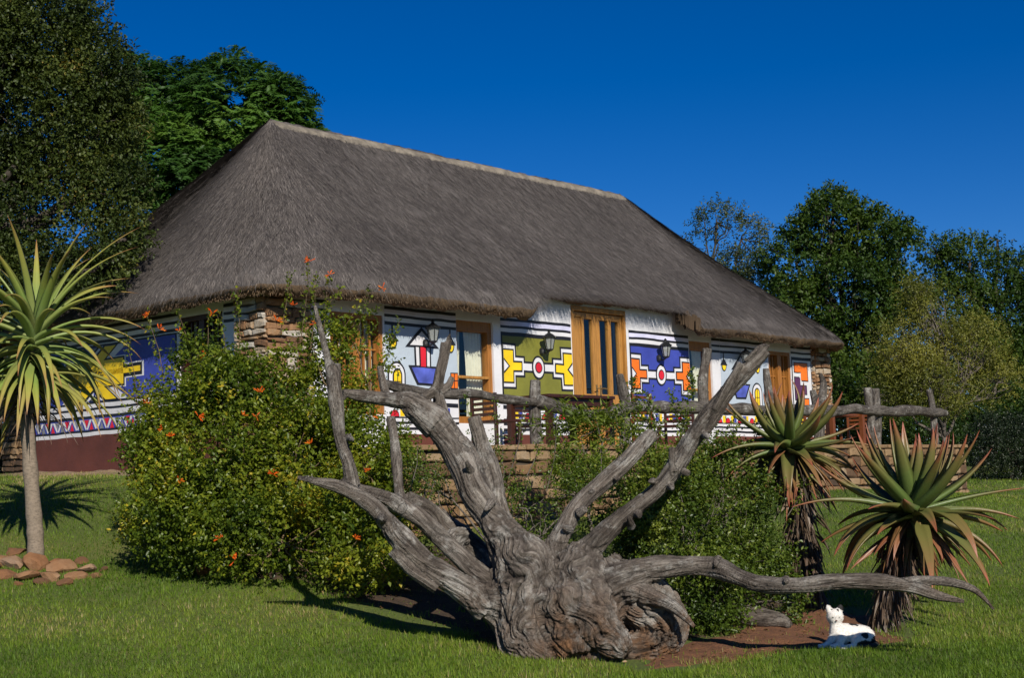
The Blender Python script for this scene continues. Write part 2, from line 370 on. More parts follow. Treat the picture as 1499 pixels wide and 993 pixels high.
cross_panel(-2.33, -.68, 'green', 'yellow'); cross_panel(.83, 2.54, 'blue', 'orange')
def ship_panel(a0, a1, fx):
    m = Mural(FRONT); stripes(m, a0, a1); footband(m, a0, a1); m.Rc(a0, a1, .81, 1.78, 'paleblue', 0); m.Rc(a0, a1, .81, .835, 'black', 1)
    X = fx
    def Rr(p, q, h0, h1, c, l): a, b = sorted((X(p), X(q))); m.Rc(a, b, h0, h1, c, l)
    for c in (-4.55, -3.42):
        Rr(c-.014, c+.014, 1.66, 1.79, 'black', 2); m.P([(X(c-.115), 1.565), (X(c+.115), 1.565), (X(c+.03), 1.67), (X(c-.03), 1.67)], 'black', 2)
        m.El(X(c), 1.57, .08, .115, 'black', 3, 180, 360, 16); m.El(X(c), 1.56, .056, .085, 'yellow', 4, 180, 360, 16)
    def arch(c, hw, top, col, l, h0=.835): m.P([(X(c-hw), h0), (X(c+hw), h0)] + [(X(c)+(X(c+hw)-X(c))*math.cos(t), top-hw*1.15+hw*1.15*math.sin(t)) for t in np.linspace(0, math.pi, 16)], col, l)
    arch(-4.49, .172, 1.285, 'black', 2); arch(-4.49, .145, 1.255, 'white', 3); arch(-4.48, .092, 1.19, 'black', 4); arch(-4.48, .066, 1.165, 'yellow', 5)
    Rr(-4.487, -4.473, .835, 1.16, 'black', 6); Rr(-4.54, -4.42, 1.0, 1.012, 'black', 6)
    m.P([(X(-4.32), 1.495), (X(-3.65), 1.495), (X(-3.985), 1.785)], 'black', 2); m.P([(X(-4.22), 1.525), (X(-3.75), 1.525), (X(-3.985), 1.725)], 'white', 3)
    Rr(-4.14, -3.82, 1.23, 1.50, 'black', 3); Rr(-4.11, -3.85, 1.23, 1.497, 'white', 4); Rr(-4.055, -3.905, 1.23, 1.50, 'black', 5); Rr(-4.03, -3.93, 1.23, 1.50, 'red', 6)
    m.P([(X(-4.27), 1.245), (X(-3.64), 1.245), (X(-3.78), .97), (X(-4.10), .97)], 'black', 4); m.P([(X(-4.21), 1.215), (X(-3.70), 1.215), (X(-3.80), 1.0), (X(-4.075), 1.0)], 'boatblue', 5)
    Rr(-3.44, -3.285, .93, 1.17, 'black', 2)
    for p, q in ((-3.425, -3.37), (-3.355, -3.295)): Rr(p, q, .95, 1.045, 'orange', 3); Rr(p, q, 1.06, 1.155, 'orange', 3)
    return m.done()
ship_panel(-4.69, -3.285, lambda s: s); ship_panel(3.52, 5.10, lambda s: .20-s)
m = Mural(FRONT); stripes(m, 5.97, 6.72); footband(m, 5.97, 6.72)
m.Rc(5.97, 6.72, .81, 1.78, 'black', 0); m.Rc(6.0, 6.69, .83, 1.765, 'white', 1)
for p in [([(6.04, 1.73), (6.57, 1.73), (6.57, 1.36), (6.32, 1.36), (6.32, 1.52), (6.04, 1.52)], 'o'), ([(6.04, 1.45), (6.24, 1.45), (6.24, 1.29), (6.50, 1.29), (6.50, 1.10), (6.24, 1.10), (6.24, .98), (6.04, .98)], 'p'), ([(6.34, 1.04), (6.57, 1.04), (6.57, .84), (6.34, .84)], 'o')]:
    c = np.mean(p[0], 0); m.P(p[0], 'black', 2); q = [(a+.025*np.sign(c[0]-a), h+.02*np.sign(c[1]-h)) for a, h in p[0]]; m.P(q, {'o': 'orange', 'p': 'plum'}[p[1]], 3)
m.done()
for a0, a1 in ((-6.04, -5.70), (-4.71, -4.695), (-2.49, -2.335), (.745, .825), (3.26, 3.515)):
    if a1-a0 > .2: m = Mural(FRONT); stripes(m, a0, a1); footband(m, a0, a1); m.Rc(a0, a1, .808, 1.782, 'white', 0); m.done()
# end wall mural
m = Mural(ENDW); A0, A1 = .45, 5.9
for p, q in ((A0, 1.03), (2.02, A1)):
    stripes(m, p, q)
    m.Rc(p, q, .92, 1.78, 'white', 0)
m.Rc(A0, A1, .865, .92, 'white', 0)
for h0, h1, c in [(.83, .865, 'black'), (.755, .83, 'white'), (.715, .755, 'black'), (.55, .715, 'blue'), (.52, .55, 'black'), (.465, .52, 'white'), (-.6, .465, 'maroon')]: m.Rc(A0, A1, h0, h1, c, 0)
a = A0+.05; k = 0
while a < A1-.25:
    m.P([(a, .70), (a+.06, .70), (a+.13, .57), (a+.10, .555)], 'white', 1); m.P([(a+.26, .70), (a+.20, .70), (a+.13, .57), (a+.16, .555)], 'white', 1)
    m.P([(a+.07, .70), (a+.19, .70), (a+.13, .59)], ('red', 'grey')[k % 2], 2); m.P([(a+.21, .555), (a+.31, .555), (a+.26, .67)], ('grey', 'red')[k % 2], 2)
    a += .26; k += 1
for lo, hi, off in ((2.06, 5.85, 0),):
    m.Rc(lo, hi, .925, 1.765, 'black', 1); m.Rc(lo+.03, hi-.03, .95, 1.74, 'blue', 2)
    c = 4.06
    def sym(pts, col, l):
        m.P([(c+x, y) for x, y in pts], col, l); m.P([(c-x, y) for x, y in pts], col, l)
    for mir in (1, -1):
        Y = lambda y: 1.345+mir*(y-1.345)
        sym([(.02, Y(1.18)), (.40, Y(1.18)), (.86, Y(.955)), (.18, Y(.955)), (.02, Y(1.03))], 'white', 3)
        sym([(.0, Y(1.165)), (.27, Y(1.165)), (.62, Y(.952)), (.24, Y(.952)), (.0, Y(1.10))], 'black', 4)
        sym([(.0, Y(1.19)), (.25, Y(1.16)), (.56, Y(.965)), (.29, Y(.965)), (.0, Y(1.14))], 'yellow', 5)
        sym([(0.0, Y(1.05)), (.13, Y(.96)), (0, Y(.96))], 'black', 5); sym([(0.0, Y(1.02)), (.085, Y(.97)), (0, Y(.97))], 'grey', 6)
    m.Rc(c-.80, c+.80, 1.12, 1.57, 'white', 3); m.Rc(c-.77, c+.77, 1.135, 1.555, 'black', 4); m.Rc(c-1.24, c+1.24, 1.24, 1.45, 'white', 3); m.Rc(c-1.2, c+1.2, 1.26, 1.43, 'black', 4)
    m.Rc(c-.74, c+.74, 1.16, 1.53, 'yellow', 5); m.Rc(c-1.16, c+1.16, 1.31, 1.385, 'yellow', 5)
    for k in range(4):      # row of small black zigzag marks across the yellow
        x = c+.30-k*.14; m.P([(x, 1.37), (x-.11, 1.37), (x-.05, 1.33), (x-.13, 1.33), (x-.13, 1.315), (x-.01, 1.315), (x-.07, 1.355), (x, 1.355)], 'black', 6)
m.done()

# ---- roof
EVO, EV_H, RG_H, RG0, RG1, MIDU = .58, 2.20, 5.33, -4.15, 4.75, -3.0
def roof_outline():
    s0, s1, o0, o1, r = S_L-.50, 7.42, -6.0-EVO, EVO, .55
    pts = []
    def arc(cs, co, t0): 
        for t in np.linspace(t0, t0+90, 14): pts.append((cs+r*math.cos(math.radians(t)), co+r*math.sin(math.radians(t))))
    # walk: front edge is off = o1
    arc(s1-r, o1-r, 0); arc(s0+r, o1-r, 90); arc(s0+r, o0+r, 180); arc(s1-r, o0+r, 270)
    pts.append(pts[0]); pts = np.array(pts); d = np.concatenate([[0], np.cumsum(np.linalg.norm(np.diff(pts, axis=0), axis=1))])
    return pts, d
RO, RD = roof_outline()
def outline_at(p): return np.interp(p, RD, RO[:, 0]), np.interp(p, RD, RO[:, 1])
def smooth(x): x = np.clip(x, 0, 1); return x*x*(3-2*x)
def roof_pt(p, t):
    """p metres along the eave, t 0 at eave .. 1 at ridge -> world"""
    s, o = outline_at(p); rs = np.clip(s, RG0, RG1)
    # ridge target slides smoothly towards the ends
    ss = s + (rs-s)*t; oo = o + (MIDU-o)*t
    sag = -.10*np.sin(np.pi*t) ; lip = -.10*np.exp(-t/.025)
    h = EV_H + (RG_H-EV_H)*t + sag + lip
    q = np.stack([ss*.9, oo*.9, h*.9], -1); h = h + .035*fbm(q, 3)*(1-.5*t)
    return DOOR + ss[..., None]*DW + oo[..., None]*NW + h[..., None]*np.array([0, 0, 1.])
def t_cut(p):
    s, o = outline_at(p); fr = o > EVO-.02
    return np.where(fr, .108*smooth((s+2.25)/.75)*(1-smooth((s-2.12)/.03)), 0)
def thatch_mat(name, c0, c1, c2, su=55, sv=2.2):
    m, n, l, b = new_mat(name); a = attr(n, 'strand'); mp = n.new('ShaderNodeMapping'); l.new(a.outputs['Vector'], mp.inputs['Vector'])
    mp.inputs['Scale'].default_value = (su, sv, 1); t = noise_node(n, l, 1, 5, mp.outputs[0], .65)
    t2 = noise_node(n, l, .55, 5, objc(n), .6); r = ramp(n, [(.28, c0), (.5, c1), (.75, c2)])
    ad = n.new('ShaderNodeMath'); ad.operation = 'MULTIPLY_ADD'; ad.inputs[1].default_value = .6; l.new(t.outputs['Fac'], ad.inputs[0])
    m2 = n.new('ShaderNodeMath'); m2.operation = 'MULTIPLY'; m2.inputs[1].default_value = .4; l.new(t2.outputs['Fac'], m2.inputs[0]); l.new(m2.outputs[0], ad.inputs[2])
    l.new(ad.outputs[0], r.inputs[0]); l.new(r.outputs[0], b.inputs['Base Color']); b.inputs['Roughness'].default_value = .85; b.inputs['Specular IOR Level'].default_value = .2
    bump(n, l, t.outputs['Fac'], b, .8, .02); return m
thatch = thatch_mat('grey_thatch', (.032, .027, .025), (.100, .088, .081), (.22, .197, .183), 60, 6)
straw = thatch_mat('cut_straw', (.03, .021, .014), (.095, .064, .038), (.24, .155, .08), 40, 5)
np_ = 1100; nt_ = 44
pp = np.linspace(0, RD[-1], np_, endpoint=False); tc = t_cut(pp)
tt = (np.linspace(0, 1, nt_)**1.25)
Pg, Tg = np.meshgrid(pp, tt, indexing='ij'); Tg = tc[:, None] + (1-tc[:, None])*Tg
V = roof_pt(Pg, Tg); V[..., :] += (vnoise(np.stack([Pg*9, Tg*30, 0*Pg], -1))*.014)[..., None]*np.array([0, 0, 1.])
i, j = np.meshgrid(np.arange(np_), np.arange(nt_-1), indexing='ij'); i2 = (i+1) % np_
fc = np.stack([i*nt_+j, i*nt_+j+1, i2*nt_+j+1, i2*nt_+j], -1).reshape(-1, 4)
strandv = np.stack([Pg, Tg*4.6, 0*Pg], -1).reshape(-1, 3)
roof = fast_mesh('roof', V.reshape(-1, 3), fc, thatch, house, pt_attr={'strand': strandv}, smooth=True)
# eave: cut straw ends and the underside
s_, o_ = outline_at(pp); rs_ = np.clip(s_, RG0, RG1)
def inward(d):
    dv = np.stack([rs_-s_, MIDU-o_], -1); ln = np.linalg.norm(dv, axis=-1, keepdims=True); return np.stack([s_, o_], -1)+dv/ln*d
rows = []; base = V[:, 0, :]
e0 = np.stack([s_, o_], -1)
nrm = unit(np.stack([s_-rs_, o_-MIDU], -1)); nw = nrm[:, :1]*DW + nrm[:, 1:]*NW
jit = .015*vnoise(np.stack([pp*22, 0*pp, 0*pp], -1))+.03*vnoise(np.stack([pp*3, 0*pp+5, 0*pp], -1))
Zv = np.array([0, 0, 1.])
rows = [base, base + nw*.01 - Zv*.03, base + (nw*(-.05) - Zv*.085) + jit[:, None]*Zv, base + (nw*(-.13) - Zv*.125) + jit[:, None]*Zv, base - nw*.32 + Zv*.12, base - nw*.60 + Zv*.42]
E_ = np.stack(rows, 1); k_ = E_.shape[1]
i, j = np.meshgrid(np.arange(np_), np.arange(k_-1), indexing='ij'); i2 = (i+1) % np_
fc = np.stack([i*k_+j, i2*k_+j, i2*k_+j+1, i*k_+j+1], -1).reshape(-1, 4)
st = np.stack([np.repeat(pp[:, None], k_, 1), np.tile(np.arange(k_)*.3, (np_, 1)), np.zeros((np_, k_))], -1).reshape(-1, 3)
eave = fast_mesh('eave', E_.reshape(-1, 3), fc, straw, house, pt_attr={'strand': st})
# loose straws: many thin blades lying on the slope, and a ragged fringe
def straws(n, p, t, L, w, tilt, mat, name, droop=False):
    tcs = t_cut(p); t = np.maximum(t, tcs); a = roof_pt(p, t); dt = L/4.4
    b = roof_pt(p + rng.normal(0, .06, n)*L/.2, np.clip(t-dt, 0, 1)); d = unit(b-a)
    s, o = outline_at(p); rs = np.clip(s, RG0, RG1); nv = unit(np.stack([s-rs, o-MIDU], -1)); nrm = unit(nv[:, :1]*DW+nv[:, 1:]*NW+Zv*1.0)
    side = unit(np.cross(d, nrm)); up = (rng.random(n)*tilt)[:, None]*nrm
    a = a + nrm*.004; tip = a + d*L[:, None] + up
    v = np.stack([a-side*w[:, None], a+side*w[:, None], tip], 1).reshape(-1, 3)
    st = np.repeat(np.stack([rng.random(n)*50, rng.random(n)*50, 0*p], -1), 3, 0)
    return fast_mesh(name, v, np.arange(3*n).reshape(-1, 3), mat, roof, pt_attr={'strand': st}, face_attr={'rnd': rng.random(n)})
def straw_mat():
    m, n, l, b = new_mat('loose_grey_straw'); a = attr(n, 'rnd'); t2 = noise_node(n, l, .8, 5, objc(n), .6); ad = n.new('ShaderNodeMath'); ad.operation = 'MULTIPLY_ADD'; ad.inputs[1].default_value = .8; l.new(a.outputs['Fac'], ad.inputs[0])
    m2 = n.new('ShaderNodeMath'); m2.operation = 'MULTIPLY_ADD'; m2.inputs[1].default_value = .5; m2.inputs[2].default_value = -.17; l.new(t2.outputs['Fac'], m2.inputs[0]); l.new(m2.outputs[0], ad.inputs[2])
    r = ramp(n, [(0, (.024, .020, .018)), (.45, (.080, .068, .061)), (.8, (.155, .136, .123)), (1, (.27, .24, .215))]); l.new(ad.outputs[0], r.inputs[0]); l.new(r.outputs[0], b.inputs['Base Color']); b.inputs['Roughness'].default_value = .8; return m
n = 190000; straws(n, rng.random(n)*RD[-1], rng.random(n)**1.2*.97+.02, rng.uniform(.14, .36, n), rng.uniform(.0022, .0052, n), .035, straw_mat(), 'thatch_straw')
n = 14000; p_ = rng.random(n)*RD[-1]; tcs = t_cut(p_); b0 = roof_pt(p_, tcs+.002)
s, o = outline_at(p_); rs = np.clip(s, RG0, RG1); nv = unit(np.stack([s-rs, o-MIDU], -1)); ow = nv[:, :1]*DW+nv[:, 1:]*NW
b0 = b0 - ow*rng.uniform(.0, .10, n)[:, None] - Zv*rng.uniform(.01, .13, n)[:, None]
dr = unit(ow*rng.uniform(.1, .6, n)[:, None]-Zv*rng.uniform(.2, 1, n)[:, None] + rng.normal(0, .15, (n, 3))); sd = unit(np.cross(dr, ow)+rng.normal(0, .1, (n, 3)))
L = rng.uniform(.02, .055, n)[:, None]; v = np.stack([b0-sd*.005, b0+sd*.005, b0+dr*L], 1).reshape(-1, 3)
fast_mesh('straw_fringe', v, np.arange(3*n).reshape(-1, 3), straw, eave, pt_attr={'strand': np.repeat(rng.random((n, 3))*40, 3, 0)})
# end of the low eave beside the door: a block of cut thatch
mb = MB()
for k in range(60):
    a = rng.uniform(2.02, 2.16); o = rng.uniform(.12, .55); h = 2.05+.75*(.58-o)*rng.uniform(.5, 1); mb.tube([H(a, o, h+.16), H(a-.05, o+.02, h-.02-rng.random()*.07)], [.03, .018], 5)
bl = mb.build('thatch_end', straw, house)
# ridge capping
mb = MB(); k = 60; ss = np.linspace(RG0-.16, RG1+.16, k); prof = [(-.20, -.20), (-.165, -.08), (-.09, -.01), (0, .015), (.09, -.01), (.165, -.08), (.20, -.20)]
vs = []
for q, s in enumerate(ss):
    e = min((s-ss[0])/.22, (ss[-1]-s)/.22, 1); e = math.sqrt(max(1-(1-e)**2, .03)); wob = .012*math.sin(s*2.3)+.005*math.sin(s*7)
    for a, h in prof: vs.append(H(s, MIDU+a*(e*.8+.2), RG_H-.03+wob+(h+.2)*e-.2))
fs = [(q*7+j, q*7+j+1, q*7+j+8, q*7+j+7) for q in range(k-1) for j in range(6)] + [tuple(range(6, -1, -1)), tuple((k-1)*7+j for j in range(7))]
mb.add(vs, fs); mb.build('ridge_cap', paint('ridge_mortar', (.21, .18, .14), .9, .5, 6, 1.0), house, smooth=True)

# ---- stone pillars
STONE = [(.0, (.05, .032, .02)), (.25, (.20, .10, .045)), (.45, (.30, .17, .08)), (.62, (.36, .28, .19)), (.8, (.42, .38, .32)), (1, (.55, .50, .42))]
stone = stone_mat('field_stone', STONE); mortar = paint('mortar', (.10, .075, .05), .95, .3, 8, .8)
DSTONE = [(.0, (.03, .02, .013)), (.3, (.10, .055, .027)), (.55, (.20, .115, .05)), (.8, (.27, .18, .095)), (1, (.33, .26, .18))]
dstone = stone_mat('terrace_stone', DSTONE)
def stone_face(mb, P, a0, a1, h0, h1, ch=(.05, .12), cl=(.10, .32), proud=.035, seed=0):
    """courses of rough stones on a wall face; P(a, off, h)"""
    r = np.random.default_rng(seed); h = h0
    while h < h1-.02:
        dh = min(r.uniform(*ch), h1-h); a = a0-r.random()*.1
        while a < a1:
            da = r.uniform(*cl); x0, x1 = max(a, a0), min(a+da, a1); a += da
            if x1-x0 < .03: continue
            g = .008; j = lambda s=.014: r.uniform(-s, s); pr = r.uniform(.4, 1)*proud; hh = dh*r.uniform(.82, 1.05)
            out = [(x0+g+j(), h+g+j()), ((x0+x1)/2+j(.03), h+g+j(.01)), (x1-g+j(), h+g+j()), (x1-g+j(.01), h+hh*.5), (x1-g+j(), h+hh-g+j()), ((x0+x1)/2+j(.03), h+hh-g+j(.012)), (x0+g+j(), h+hh-g+j()), (x0+g+j(.01), h+hh*.5)]
            c = np.mean(out, 0); vs = [P(p, -.03, q) for p, q in out] + [P(p, pr*.75, q) for p, q in out] + [P(c[0]+(p-c[0])*.72, pr+j(.006), c[1]+(q-c[1])*.72) for p, q in out]
            fs = [(i, (i+1) % 8, 8+(i+1) % 8, 8+i) for i in range(8)] + [(8+i, 8+(i+1) % 8, 16+(i+1) % 8, 16+i) for i in range(8)] + [tuple(16+i for i in range(8))]
            mb.add(vs, fs, 0, r.random())
        h += dh
for a0, a1, seed in ((-6.78, -6.06, 1), (6.76, 7.34, 2)):
    mb = MB(); po, bk = .06, -.55
    mb.hbox(a0+.02, a1-.02, bk, po-.02, -.6, 2.3, 1)
    stone_face(mb, lambda a, o, h: H(a, po+o, h), a0, a1, -.6, 2.28, (.06, .13), (.12, .36), .05, seed)
    stone_face(mb, lambda a, o, h: DOOR+DW*(a0-o)-NW*(a-po)+Zv*h, 0, po-bk, -.6, 2.28, (.06, .13), (.12, .36), .05, seed+10)
    stone_face(mb, lambda a, o, h: DOOR+DW*(a1+o)+NW*(po-a)+Zv*h, 0, po-bk, -.6, 2.28, (.06, .13), (.12, .36), .05, seed+20)
    mb.build('stone_pillar', [stone, mortar], house)
mb = MB(); mb.hexa([ENDW(5.92, -.5, -.7), ENDW(6.5, -.5, -.7), ENDW(6.5, .05, -.7), ENDW(5.92, .05, -.7), ENDW(5.92, -.5, 2.4), ENDW(6.5, -.5, 2.4), ENDW(6.5, .05, 2.4), ENDW(5.92, .05, 2.4)], 1)
stone_face(mb, lambda a, o, h: ENDW(a, .06+o, h), 5.9, 6.52, -.7, 2.4, (.06, .13), (.12, .36), .05, 5)
mb.build('stone_pillar', [dstone, mortar], house)

# ---- windows and door
def frame_part(name, mat, boxes, parent, A=FRONT):
    mb = MB()
    for a0, a1, o0, o1, h0, h1 in boxes:
        mb.hexa([A(a0, o1, h0), A(a1, o1, h0), A(a1, o0, h0), A(a0, o0, h0), A(a0, o1, h1), A(a1, o1, h1), A(a1, o0, h1), A(a0, o0, h1)])
    return mb.build(name, mat, parent, bevel=.006)
def curtain(name, a0, a1, h0, h1, off, parent, A=FRONT, gather=0, amp=.025, waves=9):
    n = 60; vs = []; rows = 10
    for r in range(rows+1):
        f = r/rows; h = h1+(h0-h1)*f; g = gather*math.sin(min(f/.75, 1)*math.pi*.5)
        for i in range(n+1):
            x = i/n; a = a0+(a1-a0)*(x*(1-g) if gather >= 0 else 1-(1-x)*(1+g)); vs.append(A(a, off+amp*math.sin(x*waves*6.28+.6*math.sin(f*4)), h))
    fs = [(r*(n+1)+i, r*(n+1)+i+1, (r+1)*(n+1)+i+1, (r+1)*(n+1)+i) for r in range(rows) for i in range(n)]
    mb = MB(); mb.add(vs, fs); return mb.build(name, M['curtain'], parent, smooth=True)
def tall_window(o, rail):
    a0, a1, h0, h1 = o
    fr = frame_part('window', M['wood'], [(a0, a0+.045, -.16, -.035, h0, h1), (a1-.085, a1, -.16, -.035, h0, h1), (a0+.045, a1-.085, -.16, -.035, h1-.15, h1), (a0+.045, a1-.085, -.16, -.035, h0, h0+.10)], house)
    frame_part('sash', M['palewood'], [(a0+.047, a1-.087, -.13, -.02, rail, rail+.04)], fr)
    frame_part('pane', M['glass'], [(a0+.05, a1-.08, -.105, -.100, h0+.09, h1-.14)], fr)
    curtain('curtain', a0+.04, a0+.26, h0, h1-.1, -.19, fr, gather=.25, waves=5); curtain('curtain', a0+.34, a1-.05, h0, h1-.1, -.20, fr, gather=-.1, waves=6)
    return fr
tall_window(HOL[1], 1.10)
w2 = tall_window(HOL[3], 1.08)
def grille_window(o, A=FRONT, mt='wood', curt=True):
    a0, a1, h0, h1 = o; mid = (a0+a1)/2
    fr = frame_part('window', M[mt], [(a0, a0+.07, -.14, -.015, h0, h1), (a1-.07, a1, -.14, -.015, h0, h1), (a0+.07, a1-.07, -.14, -.015, h1-.07, h1), (a0+.07, a1-.07, -.14, -.015, h0, h0+.08), (mid-.06, mid+.06, -.13, -.01, h0+.08, h1-.07)], house, A)
    gl = []
    for p, q in ((a0+.07, mid-.06), (mid+.06, a1-.07)):
        for k in (1, 2): x = p+(q-p)*k/3; gl.append((x-.012, x+.012, -.10, -.06, h0+.08, h1-.07))
        for h in (h0+.08+(h1-h0-.15)*k/3 for k in (1, 2)): gl.append((p, q, -.095, -.065, h-.012, h+.012))
    frame_part('glazing_bar', M[mt], gl, fr, A); frame_part('pane', M['glass'], [(a0+.06, a1-.06, -.115, -.110, h0+.07, h1-.06)], fr, A)
    if curt: curtain('curtain', a0+.03, a0+.42, h0, h1-.05, -.22, fr, A, .3); curtain('curtain', mid+.05, a1-.03, h0, h1-.05, -.22, fr, A, -.3)
    return fr
grille_window(HOL[0]); grille_window(HOL[4]); grille_window((1.05, 2.0, .75, 1.95), ENDW, 'darkwood')
a0, a1, h1 = -.66, .74, 2.34
door = frame_part('door', M['palewood'], [(a0, a0+.05, -.17, .02, 0, h1), (a1-.05, a1, -.17, .02, 0, h1), (a0+.05, a1-.05, -.17, .02, h1-.08, h1)], house)
frame_part('door_leaf', M['palewood'], [(-.605, -.52, -.10, -.03, .01, 2.25), (-.52, -.36, -.085, -.05, .01, 2.17), (-.36, -.30, -.10, -.03, .01, 2.25), (-.30, -.09, -.10, -.03, .78, .95), (-.30, -.09, -.085, -.05, .1, .78), (-.09, .005, -.10, -.03, .01, 2.25), (-.52, -.36, -.10, -.03, 2.17, 2.25), (-.30, -.09, -.10, -.03, 2.15, 2.25), (-.30, -.09, -.10, -.03, .01, .1)], door)
frame_part('door_leaf', M['palewood'], [(.01, .10, -.098, -.028, .01, 2.25), (.60, .685, -.098, -.028, .01, 2.25), (.10, .60, -.098, -.028, 2.15, 2.25), (.10, .60, -.098, -.028, .78, .95), (.10, .60, -.083, -.048, .1, .78), (.10, .60, -.098, -.028, .01, .1), (.325, .40, -.098, -.028, .95, 2.15)], door)
frame_part('pane', M['glass'], [(-.31, -.08, -.07, -.064, .94, 2.16)], door); frame_part('pane', M['glass'], [(.09, .61, -.07, -.064, .94, 2.16)], door)
curtain('curtain', -.30, -.13, .5, 2.2, -.2, door, amp=.03, waves=4)
mb = MB()
for a in (-.045, .055): mb.hbox(a-.018, a+.018, -.028, -.016, .93, 1.10); mb.tube([H(a, -.02, 1.04), H(a, .04, 1.04), H(a-.09*np.sign(.005-a), .045, 1.035)], .009, 6)
mb.build('door_handle', M['brass'], door)
# ---- lanterns fixed to the wall
def lantern():
    t = thing('wall_lantern', (0, 0, 0), 'x', 'lantern', 'black coach lanterns on the painted wall')
    mb = MB(); mb.tube([(0, 0, -.12), (0, -.10, -.15), (0, -.17, -.12), (0, -.17, -.09)], .012, 6); mb.lathe((0, -.012, -.10), [(.05, -.05), (.055, -.02), (.055, .02), (.03, .05)], 10); mb.build('bracket', M['iron'], t)
    mb = MB(); mb.lathe((0, -.17, 0), [(.055, -.088), (.092, .096)], 6); mb.build('lamp_glass', M['lampglass'], t)
    mb = MB()
    for k in range(6):
        a = k*math.pi/3; mb.tube([(.057*math.cos(a), -.17+.057*math.sin(a), -.09), (.094*math.cos(a), -.17+.094*math.sin(a), .10)], .007, 5)
    mb.lathe((0, -.17, 0), [(.03, -.12), (.062, -.10), (.062, -.085)], 6); mb.build('cage', M['iron'], t)
    mb = MB(); mb.lathe((0, -.17, 0), [(.115, .095), (.118, .105), (.06, .155), (.03, .17), (.02, .19), (.028, .205), (.006, .235)], 12); mb.build('cap', M['iron'], t)
    return t
def clone(root, loc, rz=0, label=None, group=None):
    r = root.copy(); COL.objects.link(r); r.location = tuple(loc); r.rotation_euler = (0, 0, rz)
    if label: r['label'] = label
    if group: r['group'] = group
    for ch in list(root.children):
        c = ch.copy(); COL.objects.link(c); c.parent = r
        for g in ch.children: d = g.copy(); COL.objects.link(d); d.parent = c
    return r
lan = lantern(); rz_f = math.atan2(DW[1], DW[0])
lan_scale = .95
spots = [(-3.93, 1.66, 'black coach lantern over the red sail of the painted ship left of the door'), (-1.42, 1.67, 'black coach lantern on the olive green mural panel'),
         (1.62, 1.70, 'black coach lantern on the bright blue mural panel'), (4.1, 1.68, 'black coach lantern on the pale panel behind the dead branch, right of the blue mural')]
for k, (s, h, lb) in enumerate(spots):
    o = lan if k == 0 else clone(lan, (0, 0, 0)); o.location = tuple(H(s, .012, h)); o.rotation_euler = (0, 0, rz_f); o['label'] = lb; o.scale = (lan_scale,)*3

# ------------------------------------------------------------------ foliage tools
def rnd_unit(n): return unit(rng.normal(size=(n, 3)))
def leaf_geo(base, d, nrm, L, W, fold=.18):
    """folded diamond leaves: base point, direction, upward normal"""
    d = unit(d); side = unit(np.cross(d, nrm)); nn = np.cross(side, d); L = L[:, None]; W = W[:, None]
    mid = base + d*L*.45
    v = np.stack([base, mid+side*W*.5+nn*W*fold, base+d*L-nn*L*.08, mid-side*W*.5+nn*W*fold], 1).reshape(-1, 3)
    n = len(base); o = np.arange(n)[:, None]*4
    f = np.concatenate([o+np.array([[0, 1, 2]]), o+np.array([[0, 2, 3]])], 1).reshape(-1, 3)
    return v, f
def join_geo(lst):
    vs, fs, rs = [], [], []; b = 0
    for v, f, r in lst: vs.append(v); fs.append(f+b); rs.append(r); b += len(v)
    return np.concatenate(vs), np.concatenate(fs), np.concatenate(rs)
def blob_points(blobs, n, shell=.55, keep=None):
    """points in a union of ellipsoids, denser to the outside; returns point, outward, clump shade"""
    vol = np.array([b[1][0]*b[1][1]*b[1][2] for b in blobs])**.72; k = rng.choice(len(blobs), n, p=vol/vol.sum())
    c = np.array([b[0] for b in blobs])[k]; r = np.array([b[1] for b in blobs])[k]
    u = rnd_unit(n); rad = shell+(1-shell)*rng.random(n)**.6
    rad = rad*(1+.22*vnoise(u*2.2+k[:, None]*3.7))
    P = c+u*r*rad[:, None]; f = gapf
    if f: kp = (fbm(P*f+31, 2) > gapt) | (rng.random(n) < .12); P, u = P[kp], u[kp]
    return P, u
gapf, gapt = 0, -.1
def sprigs(P, Dv, Ls, k, L, W, shade, up=.5, spread=.9, fold=.18, jitter=.25):
    """k leaves along each sprig; returns geometry"""
    n = len(P); f = (np.arange(k)+.5)/k; f = np.tile(f, n) + rng.normal(0, .4/k, n*k); p = np.repeat(P, k, 0); d = np.repeat(Dv, k, 0); l = np.repeat(Ls, k)
    perp = unit(np.cross(d, rnd_unit(n*k))); base = p + d*(l*f)[:, None] + rnd_unit(n*k)*(l*.05)[:, None]
    ld = unit(d*.55 + perp*spread + rng.normal(0, jitter, (n*k, 3))); nr = unit(rnd_unit(n*k)*(1-up)+np.array([0, 0, up])+d*.15)
    v, fc = leaf_geo(base, ld, nr, rng.uniform(.5, 1.3, n*k)*L, rng.uniform(.6, 1.2, n*k)*W, fold)
    r = np.clip(np.repeat(shade, k)+rng.normal(0, .14, n*k), 0, 1)
    return v, fc, np.repeat(r, 2)
